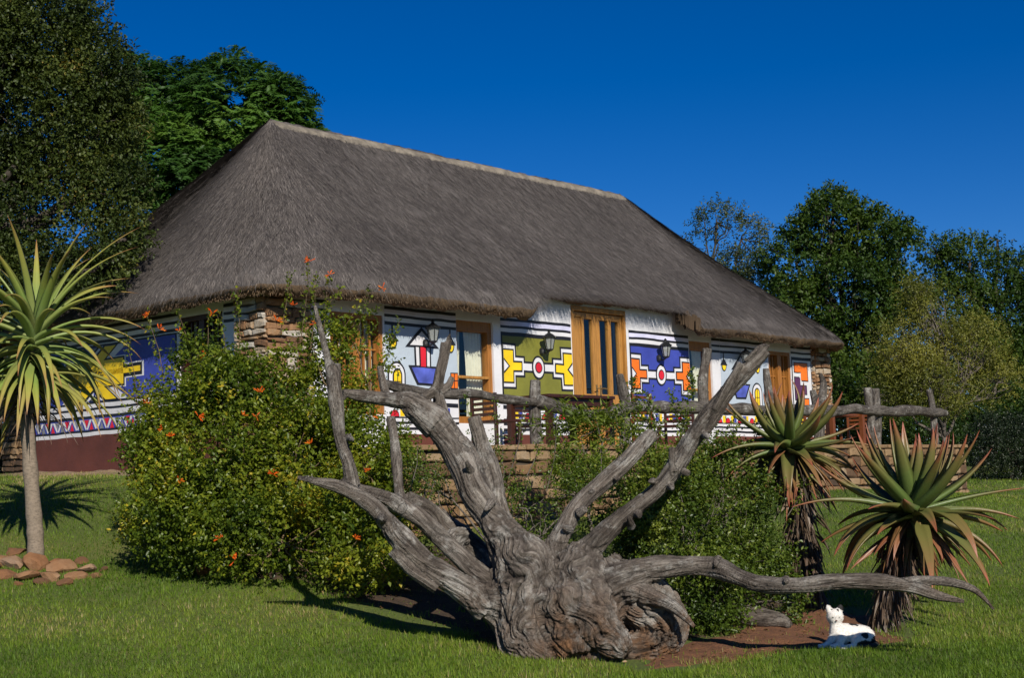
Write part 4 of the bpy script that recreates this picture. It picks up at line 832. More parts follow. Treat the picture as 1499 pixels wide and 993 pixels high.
def gnarled(strands, voxel, amp, seed, freq=5.0, sm=2):
    """union of tubes (points, radii, label), with cracks and ridges running along each strand"""
    mb = MB(); SP, SR, ST, SA, SL, SN = [], [], [], [], [], []
    for k, (P, R, lab) in enumerate(strands):
        p, r = spline(P, R); s = np.concatenate([[0], np.cumsum(np.linalg.norm(np.diff(p, axis=0), axis=1))])
        p = p + np.stack([vnoise(np.stack([s*2.2, 0*s+k*3.1, 0*s+c*5.7+seed], -1)) for c in range(3)], -1)*(r*.30)[:, None]
        r = r*(1+.16*vnoise(np.stack([s*4.5, 0*s+k*9.3, 0*s+seed], -1)))
        mb.tube(p, r, 16); t = unit(np.gradient(p, axis=0)); SP.append(p); SR.append(r); ST.append(t); SA.append(s); SL.append(np.full(len(p), lab)); SN.append(np.full(len(p), k))
    SP, SR, ST, SA, SL, SN = map(np.concatenate, (SP, SR, ST, SA, SL, SN))
    v, n, f = remesh_mesh(mb, voxel)
    starts = np.concatenate([[0], np.nonzero(np.diff(SN))[0]+1]); ns = len(starts); ends = np.concatenate([starts[1:], [len(SN)]])
    N = len(v); best = np.full((2, N), 1e9); bi = np.zeros((2, N), int)
    for i in range(0, N, 3000):
        d = np.linalg.norm(v[i:i+3000, None]-SP[None], axis=-1)/SR[None]; m = len(d)
        D_ = np.empty((m, ns)); I_ = np.empty((m, ns), int)
        for q in range(ns): w = d[:, starts[q]:ends[q]]; k = w.argmin(1); D_[:, q] = w[np.arange(m), k]; I_[:, q] = k+starts[q]
        o = np.argsort(D_, 1)[:, :2] if ns > 1 else np.zeros((m, 2), int)
        for c in (0, 1): best[c, i:i+m] = D_[np.arange(m), o[:, c]]; bi[c, i:i+m] = I_[np.arange(m), o[:, c]]
    idx = bi[0]; wgt = .5+.5*smooth((best[1]-best[0])/.45) if ns > 1 else np.ones(N)
    big = fbm(v*2.6+seed, 3); knot = np.exp(-((vnoise(v*3.1+seed+40)-.62)/.16)**2); wob1, wob2 = vnoise(v*2.6+seed), vnoise(v*7+seed); warp = np.stack([vnoise(v*4.5+c*9) for c in range(3)], -1)
    ref = np.array([.3, -.8, .52])
    def field(ix):
        t = ST[ix]; n1 = unit(np.cross(t, ref)); n2 = np.cross(t, n1); d = v-SP[ix]
        th = np.arctan2((d*n2).sum(-1), (d*n1).sum(-1)); s = SA[ix]+(d*t).sum(-1); R = SR[ix]
        lf = np.where(SL[ix] == 0, .85, np.where(SL[ix] == 2, .6, .35)) if len(strands) > 8 else np.full(len(v), .5)
        th = th+s*.25+(.8*wob1+.35*wob2)*lf
        g = np.stack([np.cos(th)*R+SN[ix]*1.7, np.sin(th)*R, s], -1)
        q = np.stack([np.cos(th)*2.2+SN[ix]*3, np.sin(th)*2.2, s*1.25], -1) + .55*warp*lf[:, None]
        cr = np.abs(vnoise(q*1.0+seed)); cr2 = np.abs(vnoise(q*np.array([2.3, 2.3, 1.5])+seed+5)); cr3 = np.abs(vnoise(q*np.array([5, 5, 2])+seed+11))
        cr4 = np.abs(vnoise(q*np.array([9.5, 9.5, 3.4])+seed+23)); fine_ = -np.exp(-cr4/.2)*.24
        dis = fine_ + (-np.exp(-cr/.055)*.75 - np.exp(-cr2/.07)*.6 - np.exp(-cr3/.14)*.3 + cr*.25 + big*.5 + .3*knot)
        a = amp*np.clip(R/.12, .25, 1.6)*np.clip(lf*1.1, .5, 1)
        ck = np.clip(np.exp(-cr/.05)*.8+np.exp(-cr2/.06)*.8+np.exp(-cr3/.10)*.6+np.exp(-cr4/.13)*.45, 0, 1)
        return dis*a, ck, g
    d0, c0_, g = field(bi[0]); d1, c1_, _ = field(bi[1])
    v2 = v + n*(d0*wgt+d1*(1-wgt))[:, None]
    global CRACK
    CRACK = c0_*wgt+c1_*(1-wgt)
    return v2, f, g, SL[idx]
def split_build(v, f, g, lab, names, mat, parent, tint=None):
    """one mesh per label, sharing smooth normals across the cuts"""
    fn = np.cross(v[f[:, 1]]-v[f[:, 0]], v[f[:, 2]]-v[f[:, 0]]) + np.cross(v[f[:, 2]]-v[f[:, 0]], v[f[:, 3]]-v[f[:, 0]])
    vn = np.zeros_like(v)
    for c in range(4): np.add.at(vn, f[:, c], fn)
    vn = unit(vn); fl = np.sort(lab[f], axis=1)[:, 1]; out = []
    for k, nm in names.items():
        ff = f[fl == k]
        if not len(ff): continue
        u, inv = np.unique(ff, return_inverse=True); inv = inv.reshape(-1, 4)
        o = fast_mesh(nm, v[u], inv, mat, parent, pt_attr={'grain': g[u], 'crack': CRACK[u], 'tint': (tint[u] if tint is not None else np.zeros(len(u)))}, smooth=True)
        o.data.normals_split_custom_set_from_vertices([tuple(q) for q in vn[u]]); out.append(o)
    return out
def L_(pts): return [at(x, y, Y) for x, y, Y, r in pts], [r*Y/F for x, y, Y, r in pts]

# rustic rail on the terrace edge
def rail_xy(pts, off): 
    out = []
    for x, y, r in pts:
        v = ray(x, y); n = NW; k = ((DOOR+n*off-EYEP)@n)/(v@n); out.append((EYEP+v*k, r*k/F))
    return [p for p, _ in out], [r for _, r in out]
fence = thing('rustic_fence', H(0, 2.85, 0), 'rustic fence of gnarled grey branches along the terrace edge', 'fence')
rails = [[(560, 560, 8), (600, 572, 9), (645, 578, 9), (700, 577, 8.5), (740, 584, 8), (785, 590, 6)], [(785, 586, 10), (815, 596, 11), (850, 607, 11.5), (885, 606, 11), (915, 598, 10.5), (960, 595, 10.5), (1010, 597, 10.5), (1035, 598, 10)],
         [(1035, 597, 9), (1080, 600, 10), (1130, 602, 9.5), (1180, 602, 10), (1215, 601, 11)], [(1212, 602, 10), (1250, 600, 9), (1300, 602, 9.5), (1340, 602, 8.5), (1385, 606, 7)]]
posts = [[(783, 557, 9), (782, 600, 10), (785, 662, 11)], [(908, 548, 8), (914, 580, 10), (916, 612, 9), (918, 664, 11)], [(1034, 512, 8), (1030, 560, 9.5), (1030, 610, 9), (1030, 664, 9)], [(1122, 540, 6), (1125, 590, 7), (1128, 664, 8)],
         [(1200, 548, 3), (1205, 566, 7), (1202, 600, 9), (1200, 662, 9)], [(1190, 571, 6), (1195, 600, 7), (1197, 662, 7)], [(1268, 567, 6.5), (1273, 610, 7), (1277, 660, 7)], [(1282, 569, 7), (1284, 610, 7), (1284, 660, 7)], [(1361, 570, 6), (1367, 600, 6.5), (1371, 660, 7)], [(640, 560, 7), (640, 600, 8), (642, 662, 9)]]
for k, pts in enumerate(rails+posts):
    P, R = rail_xy(pts, 2.86 if k < len(rails) else 2.78 if k % 2 else 2.80); R = [q*.85 for q in R]; v, f, g, lb = gnarled([(P, R, 0)], .016, .016, 30+k)
    split_build(v, f, g, lb, {0: 'rail' if k < len(rails) else 'post'}, railwood, fence)

# dark wooden tables and chairs on the terrace
def table(name, s, o, l, w, h, mat, label):
    t = thing(name, H(s, o, 0), label, 'table', 'tables on the terrace'); mb = MB(); mb.hbox(s-l/2, s+l/2, o-w/2, o+w/2, h-.045, h); mb.build('tabletop', mat, t, bevel=.008)
    mb = MB(); e = .07; mb.hbox(s-l/2+e, s+l/2-e, o-w/2+e, o-w/2+e+.025, h-.14, h-.047); mb.hbox(s-l/2+e, s+l/2-e, o+w/2-e-.025, o+w/2-e, h-.14, h-.047); mb.hbox(s-l/2+e, s-l/2+e+.025, o-w/2+e+.03, o+w/2-e-.03, h-.14, h-.047); mb.hbox(s+l/2-e-.025, s+l/2-e, o-w/2+e+.03, o+w/2-e-.03, h-.14, h-.047); mb.build('apron', mat, t)
    for a in (-1, 1):
        for b in (-1, 1):
            mb = MB(); x, y = s+a*(l/2-.06), o+b*(w/2-.06); mb.hbox(x-.04, x+.04, y-.04, y+.04, 0, h-.047); mb.build('leg', mat, t, bevel=.006)
    return t
def chair(s, o, rot, mat, label):
    t = thing('chair', (0, 0, 0), label, 'chair', 'wooden chairs on the terrace')
    def bx(mb, x0, x1, y0, y1, z0, z1): mb.hexa([(x0, y0, z0), (x1, y0, z0), (x1, y1, z0), (x0, y1, z0), (x0, y0, z1), (x1, y0, z1), (x1, y1, z1), (x0, y1, z1)])
    mb = MB(); bx(mb, -.24, .24, -.23, .23, .43, .465); mb.build('seat', mat, t, bevel=.008)
    mb = MB(); 
    for k in range(4): bx(mb, -.20, .20, .205, .228, .53+k*.085, .58+k*.085)
    for x in (-.24, .20): bx(mb, x, x+.04, .20, .24, .467, .88)
    mb.build('backrest', mat, t, bevel=.004)
    for x in (-.24, .20):
        for y in (-.23, .19): mb = MB(); bx(mb, x, x+.04, y, y+.04, 0, .428); mb.build('leg', mat, t)
    t.location = tuple(H(s, o, 0)); t.scale = (1, 1, .84); t.rotation_euler = (0, 0, rz_f+rot); return t
table('table', -2.75, 1.45, 1.45, .8, .74, M['darkwood'], 'dark brown wooden table in front of the olive green mural'); table('table', 5.0, 1.3, 1.2, .8, .72, M['redwood'], 'reddish brown wooden table near the far stone pillar')
chair(-4.15, 1.5, 1.5, M['darkwood'], 'dark slatted chair left of the dark table, in front of the curtained window'); chair(-2.45, .72, .1, M['darkwood'], 'dark slatted chair between the dark table and the olive green mural')
chair(.35, 1.2, -1.2, M['darkwood'], 'dark slatted chair on the terrace at the left edge of the blue mural'); chair(-2.2, 2.2, 3.2, M['redwood'], 'red brown chair on the near side of the dark table'); chair(4.0, 1.3, 1.5, M['redwood'], 'reddish wooden chair left of the reddish table'); chair(5.95, 1.3, -1.4, M['redwood'], 'reddish wooden chair right of the reddish table by the end of the terrace')

# ------------------------------------------------------------------ the dead tree
dt = thing('dead_tree', gpt(.4, 11.8), 'huge gnarled grey dead tree stump with bare reaching limbs lying on the lawn', 'dead tree')
S = []
SLIM = {1: .80, 2: .92, 3: .9, 5: .9, 6: .86, 7: .83}
def add(pts, lab): P, R = L_(pts); S.append((P, [q*SLIM.get(lab, 1) for q in R], lab))
add([(722, 760, 12.0, 24), (748, 805, 11.92, 32), (775, 860, 11.8, 58), (775, 930, 11.7, 48), (800, 985, 11.6, 34)], 0)
add([(704, 886, 11.72, 30), (745, 900, 11.75, 42), (790, 925, 11.7, 52), (840, 965, 11.55, 34)], 0)
add([(811, 800, 12, 20), (805, 845, 11.9, 46), (830, 900, 11.7, 58), (850, 970, 11.5, 32)], 0)
add([(862, 803, 11.9, 26), (850, 845, 11.75, 46), (868, 900, 11.5, 40), (900, 940, 11.38, 27), (920, 956, 11.32, 12)], 0)
add([(950, 840, 11.65, 18), (905, 858, 11.7, 32), (862, 882, 11.7, 50), (835, 925, 11.65, 50)], 0)
add([(880, 855, 11.9, 46), (938, 885, 11.8, 44), (972, 922, 11.75, 36), (965, 965, 11.7, 26)], 0)
add([(790, 870, 12.25, 70), (880, 905, 12.25, 66)], 0)
add([(745, 915, 11.8, 34), (800, 955, 11.65, 42), (880, 962, 11.6, 36), (950, 955, 11.7, 34)], 0)
add([(748, 805, 11.92, 34), (722, 760, 12.0, 30), (698, 716, 12.05, 29), (668, 664, 12.15, 28), (640, 620, 12.2, 27), (614, 596, 12.25, 20)], 1)
add([(640, 620, 12.2, 30), (600, 592, 12.2, 22), (585, 588, 12.2, 17), (550, 584, 12.2, 13), (522, 580, 12.15, 12), (502, 575, 12.1, 7)], 1)
add([(566, 588, 12.25, 10), (560, 560, 12.28, 7), (556, 536, 12.3, 5)], 1)
add([(600, 600, 12.2, 14), (618, 584, 12.2, 10), (638, 570, 12.2, 10), (645, 545, 12.2, 10.5), (650, 525, 12.2, 11), (653, 503, 12.2, 12)], 1)
add([(640, 576, 12.2, 9), (655, 566, 12.22, 7), (662, 552, 12.25, 5)], 1)
add([(643, 574, 12.2, 9), (650, 605, 12.2, 11), (660, 632, 12.15, 16), (672, 660, 12.15, 22)], 1)
add([(676, 650, 12.12, 18), (690, 662, 12.1, 12), (700, 690, 12.05, 16)], 1)
add([(712, 890, 11.72, 27), (670, 858, 11.65, 22), (622, 824, 11.6, 20), (581, 786, 11.55, 19), (546, 746, 11.5, 15), (498, 716, 11.42, 12), (462, 706, 11.38, 7), (436, 699, 11.35, 3)], 2)
add([(735, 876, 11.8, 22), (690, 832, 11.85, 15), (650, 792, 11.85, 14), (615, 758, 11.8, 14), (575, 735, 11.75, 14), (540, 722, 11.6, 12), (500, 706, 11.5, 8)], 2)
add([(640, 860, 11.6, 12), (605, 836, 11.55, 12), (575, 805, 11.52, 10)], 2)
add([(745, 872, 12.1, 34), (705, 826, 12.25, 26), (668, 786, 12.35, 22), (632, 752, 12.3, 18), (598, 732, 12.1, 14)], 2)
add([(655, 800, 12.0, 20), (668, 790, 12.1, 22), (685, 785, 12.15, 15)], 2)
add([(632, 785, 11.8, 9), (636, 765, 11.85, 4)], 2)
add([(516, 712, 11.5, 13), (511, 680, 11.5, 12), (499, 640, 11.5, 12), (493, 590, 11.5, 12.5), (488, 545, 11.5, 10)], 3)
add([(487, 560, 11.5, 8), (480, 523, 11.5, 6.5), (470, 485, 11.5, 5), (461, 448, 11.5, 3)], 3)
add([(493, 560, 11.52, 7), (494, 533, 11.52, 6)], 3)
add([(588, 745, 11.75, 10), (584, 715, 11.85, 8), (580, 660, 12.0, 8), (572, 612, 12.15, 7)], 4)
add([(694, 610, 12.9, 11), (703, 645, 12.9, 14), (716, 700, 12.85, 19), (728, 760, 12.7, 22), (760, 840, 12.4, 40)], 5)
add([(806, 815, 11.98, 24), (818, 790, 12, 19), (846, 744, 12.1, 16.5), (883, 706, 12.2, 15.5), (924, 668, 12.3, 14.5), (956, 634, 12.4, 11)], 6)
add([(846, 752, 12.0, 10), (856, 745, 11.95, 8)], 6)
add([(850, 815, 11.85, 26), (872, 794, 11.8, 21), (917, 754, 11.75, 18), (958, 720, 11.7, 16), (989, 682, 11.65, 17), (1013, 645, 11.6, 17.5), (1054, 593, 11.55, 17), (1088, 548, 11.5, 15), (1119, 512, 11.45, 11)], 7)
add([(1045, 600, 11.5, 8), (1066, 562, 11.45, 7), (1084, 531, 11.42, 6)], 7)
add([(988, 690, 11.6, 10), (985, 668, 11.6, 8), (984, 655, 11.6, 7)], 7)
add([(1000, 690, 11.55, 6), (1010, 694, 11.52, 5)], 7)
add([(895, 860, 11.68, 28), (950, 838, 11.62, 18.5), (1000, 830, 11.58, 15.5), (1040, 832, 11.55, 15), (1080, 846, 11.38, 14), (1118, 856, 11.25, 14), (1171, 857, 11.06, 12), (1227, 851, 11.0, 12), (1284, 854, 11.0, 12), (1336, 861, 11.03, 10), (1380, 874, 11.05, 7), (1412, 881, 11.05, 3)], 8)
add([(1320, 856, 11.03, 8), (1350, 851, 11.06, 7.5), (1389, 852, 11.08, 7.5), (1424, 862, 11.1, 6), (1442, 877, 11.1, 4), (1455, 893, 11.1, 2)], 8)
add([(925, 868, 11.6, 18), (960, 877, 11.5, 12), (988, 890, 11.42, 10), (1004, 904, 11.4, 7), (1017, 919, 11.38, 3)], 9)
kr = np.random.default_rng(12)
for (x, y, Y, n_, dx, dy, r_, lab) in [(1117, 513, 11.45, 7, 16, -16, 3.2, 7), (955, 636, 12.4, 5, 10, -9, 2.6, 6), (653, 503, 12.2, 4, 2, -10, 3, 1), (503, 575, 12.1, 4, -9, -3, 2.6, 1), (438, 700, 11.35, 4, -12, -1, 2, 2), (494, 535, 11.52, 3, 0, -9, 2, 3)]:
    for k in range(n_): ox, oy = kr.normal(0, r_*1.6, 2); add([(x-dx+ox, y-dy+oy, Y, r_*1.5), (x+ox, y+oy, Y+kr.normal(0, .02), r_), (x+dx*kr.uniform(.1, .8)+ox*1.2, y+dy*kr.uniform(.1, .8)+oy*1.2, Y+kr.normal(0, .03), .9)], lab)
for (x, y, Y, r_, lab) in [(870, 720, 12.15, 5, 6), (900, 700, 12.2, 4, 6), (834, 775, 11.95, 6, 6), (935, 752, 11.68, 6, 7), (980, 712, 11.6, 5, 7), (1030, 636, 11.5, 5, 7), (955, 705, 11.62, 5, 7), (925, 772, 11.68, 6, 7), (720, 735, 11.9, 6, 1), (690, 690, 11.95, 5, 1), (1050, 820, 11.5, 5, 8), (1150, 850, 11.12, 5, 8), (560, 760, 11.45, 6, 2), (510, 640, 11.46, 4, 3)]:
    ox, oy = kr.normal(0, 9, 2); add([(x, y, Y+.03, r_*1.5), (x+ox*.4, y+oy*.4, Y-.05, r_), (x+ox*.7, y+oy*.7, Y-.09, r_*.5)], lab)
v, f, g, lb = gnarled(S, .0092, .036, 3)
gz = ground_z(v[:, 0], v[:, 1]); tint = np.clip(1.15-(v[:, 2]-gz-.03)/.55, 0, 1)*np.clip((v[:, 0]+.1)/.4, .3, 1)
split_build(v, f, g, lb, {0: 'trunk', **{k: 'limb' for k in range(1, 10)}}, deadwood, dt, tint)
lg = thing('fallen_log', on_ground(1110, 925), 'short weathered grey log lying on red soil left of the cat', 'log')
c0 = on_ground(1075, 925); 
Pl = [c0+np.array(q) for q in [(-.02, .30, .16), (.10, .22, .12), (.25, .2, .10), (.42, .16, .07), (.50, .1, .02)]]
v, f, g, lb = gnarled([(Pl, [.05, .08, .085, .065, .03], 0), ([Pl[0]+np.array([0, 0, .16]), Pl[0]+np.array([.03, 0, .06]), Pl[1]], [.012, .035, .05], 0)], .0125, .02, 77)
split_build(v, f, g, lb, {0: 'log_wood'}, deadwood, lg)

# ------------------------------------------------------------------ aloes
def aloe_mat(name, green, mid, tip, dry):
    m, n, l, b = new_mat(name); a = attr(n, 'tt'); k = attr(n, 'age'); r = ramp(n, [(0, green[0]), (.35, green[1]), (.72, mid), (1, tip)]); t = noise_node(n, l, 14, 5, objc(n), .6)
    ad = n.new('ShaderNodeMath'); ad.operation = 'MULTIPLY_ADD'; ad.inputs[1].default_value = .25; ad.inputs[2].default_value = -.12; l.new(t.outputs['Fac'], ad.inputs[0])
    s = n.new('ShaderNodeMath'); s.operation = 'ADD'; l.new(ad.outputs[0], s.inputs[0]); l.new(a.outputs['Fac'], s.inputs[1]); l.new(s.outputs[0], r.inputs[0])
    mx = n.new('ShaderNodeMix'); mx.data_type = 'RGBA'; l.new(k.outputs['Fac'], mx.inputs[0]); l.new(r.outputs[0], mx.inputs[6]); mx.inputs[7].default_value = (*dry, 1)
    l.new(mx.outputs[2], b.inputs['Base Color']); b.inputs['Roughness'].default_value = .42; b.inputs['Specular IOR Level'].default_value = .4
    t2 = noise_node(n, l, 60, 4, objc(n)); bump(n, l, t2.outputs['Fac'], b, .2, .006); return m
def aloe_leaves(specs, rings=13):
    """specs: base, azimuth, elevation, length, width, droop, thickness, age, twist"""
    vs, fs, tt, ag = [], [], [], []
    for (b, az, el, L, W, dr, th, age, tw) in specs:
        p = np.array(b, float); h = np.array([math.cos(az), math.sin(az), 0]); sd = np.array([-math.sin(az), math.cos(az), 0]); b0 = len(vs); kink = rng.normal(0, .05)
        for i in range(rings):
            t = i/(rings-1); e = el-dr*t**1.3; d = h*math.cos(e)+np.array([0, 0, 1])*math.sin(e); up = -h*math.sin(e)+np.array([0, 0, 1])*math.cos(e)
            s2 = sd*math.cos(tw*t)+up*math.sin(tw*t); up2 = up*math.cos(tw*t)-sd*math.sin(tw*t)
            w = W*.5*(1-t**1.7)**.9*(.82+.18*math.sin(min(t*4, 1)*math.pi/2)) if t < 1 else 0.0008; w = max(w, .0008); k = th*W*(1-t*.85)*(1 if t < 1 else .1); ch = .42*w
            for q in (p-s2*w+up2*ch, p-s2*w*.45+up2*.0, p+s2*w*.45+up2*.0, p+s2*w+up2*ch, p+s2*w*.6-up2*k*.8, p-s2*w*.6-up2*k*.8): vs.append(q); tt.append(t); ag.append(age)
            p = p+d*L/(rings-1)+sd*kink*L/(rings-1)*t
        for i in range(rings-1):
            for j in range(6): a = b0+i*6+j; c = b0+i*6+(j+1) % 6; fs.append((a, c, c+6, a+6))
    return np.array(vs), np.array(fs), np.array(tt), np.array(ag)
def rosette(name, specs, mat, parent, rings=13):
    v, f, t, a = aloe_leaves(specs, rings); o = fast_mesh(name, v, f[:, ::-1], mat, parent, pt_attr={'tt': t, 'age': a}, smooth=True); return o
aloeL = aloe_mat('tree_aloe_leaf', ((.17, .24, .085), (.16, .235, .05)), (.26, .26, .05), (.26, .10, .045), (.30, .20, .07))
aloeR = aloe_mat('red_tipped_aloe_leaf', ((.075, .12, .028), (.085, .125, .030)), (.13, .11, .032), (.30, .075, .045), (.20, .075, .035))
dryleaf = aloe_mat('dry_aloe_leaf', ((.05, .035, .022), (.10, .07, .045)), (.15, .11, .075), (.20, .15, .10), (.06, .035, .022))
# tall one at the left edge
gb = on_ground(52, 828); Yb = gb[1]; tr = [gb+np.array([0, 0, -.1])] + [at(x, y, Yb) for x, y in ((52, 790), (47, 720), (42, 650), (40, 600), (42, 540), (52, 480))]
ta = thing('tree_aloe', gb, 'tall single stemmed aloe with a fountain of long drooping green leaves at the left edge', 'aloe')
P, R = spline(tr, [.088, .082, .076, .070, .066, .068, .06]); s = np.linspace(0, 1, len(P)); mb = MB(); mb.tube(P, R*(1+.06*vnoise(np.stack([s*30, s*0, s*0], -1))), 14); mb.build('trunk', wood('aloe_bark', (.22, .175, .13), .95, (14, 14, 30), .6), ta, smooth=True)
sp = []; top = tr[-1]; stem = np.array(tr[-3:])
for k in range(92):
    q = k/91; c = top+(tr[-2]-top)*min(1.2*max(0, q-.15), 1.25); az = k*2.39996+rng.normal(0, .15); el = 1.30-2.0*q**.85+rng.normal(0, .12)
    L = rng.uniform(.72, 1.02)*(1+.45*max(0, 1-q*3.2))*(1+.15*math.sin(q*3.1)); dr = .45+1.45*q**.8*(1-max(0, q-.7))+rng.normal(0, .15)
    if el < -.35: dr = max(.2, 1.35+el)
    sp.append((c+np.array([math.cos(az), math.sin(az), 0])*.05, az, el, L, rng.uniform(.085, .118), dr, .14, 1.0*max(0, q-.8)*rng.random()*3 if q > .8 else rng.random()*.25, rng.normal(0, .5)))
for k in range(26):
    c = np.array(tr[-1])*.4+np.array(tr[-3])*.6+np.array([0, 0, rng.uniform(-.05, .25)]); az = k*2.39996+rng.normal(0, .3); sp.append((c+np.array([math.cos(az), math.sin(az), 0])*.06, az, rng.uniform(-.35, .15), rng.uniform(.85, 1.2), rng.uniform(.06, .085), rng.uniform(.9, 1.35), .12, rng.random()*.55, rng.normal(0, .7)))
rosette('leaf_rosette', sp, aloeL, ta)
sp = []
for k in range(70):
    c = np.array(tr[3])+(np.array(tr[5])-np.array(tr[3]))*rng.uniform(.35, 1); az = rng.random()*6.28; sp.append((c+np.array([math.cos(az), math.sin(az), 0])*.07, az, rng.uniform(-1.0, -.2), rng.uniform(.25, .6), rng.uniform(.015, .04), rng.uniform(.4, 1.0), .08, rng.random()*.8, rng.normal(0, 1.5)))
rosette('dead_leaves', sp, dryleaf, ta, 8)
# two stout aloes at the right
def stout_aloe(label, px, Y, base_px, n_leaf, Lr, W, skirt_top, skirt_bot, skirt_r, seed, lean):
    global rng
    keep = rng; rng = np.random.default_rng(seed)
    c = at(*px, Y); g = np.array([at(*base_px, Y)[0], Y, 0]); g[2] = ground_z(g[:1], g[1:2])[0]; t = thing('stout_aloe', g, label, 'aloe', None)
    mb = MB(); P, R = spline([g+np.array([0, 0, -.1]), g*.5+c*.5, c], [.10, .11, .09]); mb.tube(P, R, 12); mb.build('trunk', bark_d, t, smooth=True)
    sp = []
    for k in range(n_leaf):
        q = k/(n_leaf-1); az = k*2.39996+rng.normal(0, .2); el = 1.40-1.75*q**.95+rng.normal(0, .10); L = rng.uniform(*Lr)*(.82+.35*math.sin(min(q*1.5, 1)*3.1*.6))
        dr = rng.normal(-.5, .25) if q < .55 else rng.normal(.5, .35)+1.2*(q-.55)
        if q < .62: el = el-.22
        cc = c+(np.array([0, 0, -1.]))*.16*q+np.array([math.cos(az), math.sin(az), 0])*(.03+.05*q); sp.append((cc, az, el, L, W*rng.uniform(.85, 1.2), dr, .20, np.clip(rng.normal(.06, .12)+1.0*max(0, q-.66), 0, 1), rng.normal(0, .25)))
    rosette('leaf_rosette', sp, aloeR, t, 15)
    sp = []
    for k in range(52):
        az = rng.random()*6.28; cc = c+np.array([math.cos(az)*.09, math.sin(az)*.09, -rng.uniform(.1, .3)]); sp.append((cc, az, rng.uniform(-1.0, -.3), rng.uniform(.34, .66), W*.6, rng.uniform(.3, .9), .12, rng.uniform(.2, 1), rng.normal(0, .9)))
    rosette('withered_leaves', sp, aloeR, t, 10)
    sp = []; H0, H1 = c[2]-skirt_top, g[2]+skirt_bot
    for k in range(430):
        q = rng.random()**.8; z = H0+(H1-H0)*q; f = np.clip((z-g[2])/(c[2]-g[2]), 0, 1); ax = g*(1-f)+c*f; az = rng.random()*6.28
        sp.append((np.array([ax[0], ax[1], z])+np.array([math.cos(az), math.sin(az), 0])*.09, az, rng.uniform(-1.4, -.35-.6*(1-f)), rng.uniform(.16, .42)*(.5+.75*f), rng.uniform(.012, .045), rng.uniform(.1, .9), .06, rng.random(), rng.normal(0, 2)))
    rosette('dead_leaf_skirt', sp, dryleaf, t, 8)
    rng = keep; return t
stout_aloe('stout aloe with red tipped leaves and shaggy dead skirt beside the cat', (1335, 735), 12.75, (1290, 925), 54, (.66, .92), .145, .22, .05, .2, 5, 0)
stout_aloe('stout aloe with long dark skirt of dry leaves, half behind the shrub', (1155, 640), 13.6, (1190, 880), 44, (.50, .70), .125, .15, .05, .2, 8, 0)

# ------------------------------------------------------------------ stones
def rock(name, loc, size, label, group, seed, mat, flat=.6):
    bm = bmesh.new(); bmesh.ops.create_icosphere(bm, subdivisions=2, radius=1); r = np.random.default_rng(seed); A = r.normal(size=(10, 3)); A /= np.linalg.norm(A, axis=1)[:, None]; d = r.uniform(.38, .66, 10)
    for v in bm.verts:
        p = np.array(v.co)
        for a, k in zip(A, d):
            e = p@a-k
            if e > 0: p = p-a*e*.9
        p = p*(1+.05*float(vnoise((p*3+seed)[None])[0])+.03*float(vnoise((p*9+seed)[None])[0])); v.co = (p[0]*size[0], p[1]*size[1], p[2]*size[2])
    me = bpy.data.meshes.new(name); bm.to_mesh(me); bm.free(); me.materials.append(mat); a = me.attributes.new('rnd', 'FLOAT', 'FACE'); a.data.foreach_set('value', [float(r.uniform(.2, .9))]*len(me.polygons))
    o = link(name, me); o.location = tuple(loc); o.rotation_euler = (r.normal(0, .2), r.normal(0, .2), r.random()*6.28); return tag(o, label, 'rock', group)
orock = stone_mat('orange_rock', [(.0, (.03, .02, .014)), (.3, (.12, .055, .024)), (.5, (.20, .09, .035)), (.7, (.25, .14, .07)), (1, (.30, .23, .17))], 6)
PILE = [(20, 830, .13), (58, 832, .14), (95, 838, .13), (130, 838, .10), (8, 846, .11), (40, 848, .11), (75, 850, .10), (110, 850, .09), (140, 846, .07), (-25, 838, .14), (-30, 852, .1), (22, 812, .10), (85, 828, .09), (118, 826, .08), (60, 856, .06), (95, 858, .07), (5, 828, .09), (150, 838, .05), (28, 858, .05)]
for k, (x, y, s) in enumerate(PILE):
    p = on_ground(x, y); rock('rock', p+np.array([0, 0, s*.25]), (s*1.5, s*1.35, s*.8), 'rough orange brown stone in the heap around the foot of the tall aloe', 'stones heaped round the tall aloe', 100+k, orock)
rock('rock', on_ground(297, 846)+np.array([0, 0, .10]), (.12, .13, .16), 'upright reddish stone half under the flowering shrub', None, 201, orock); rock('rock', on_ground(322, 846)+np.array([0, .12, .06]), (.12, .1, .11), 'smaller brown stone just right of the upright reddish one', None, 202, orock)

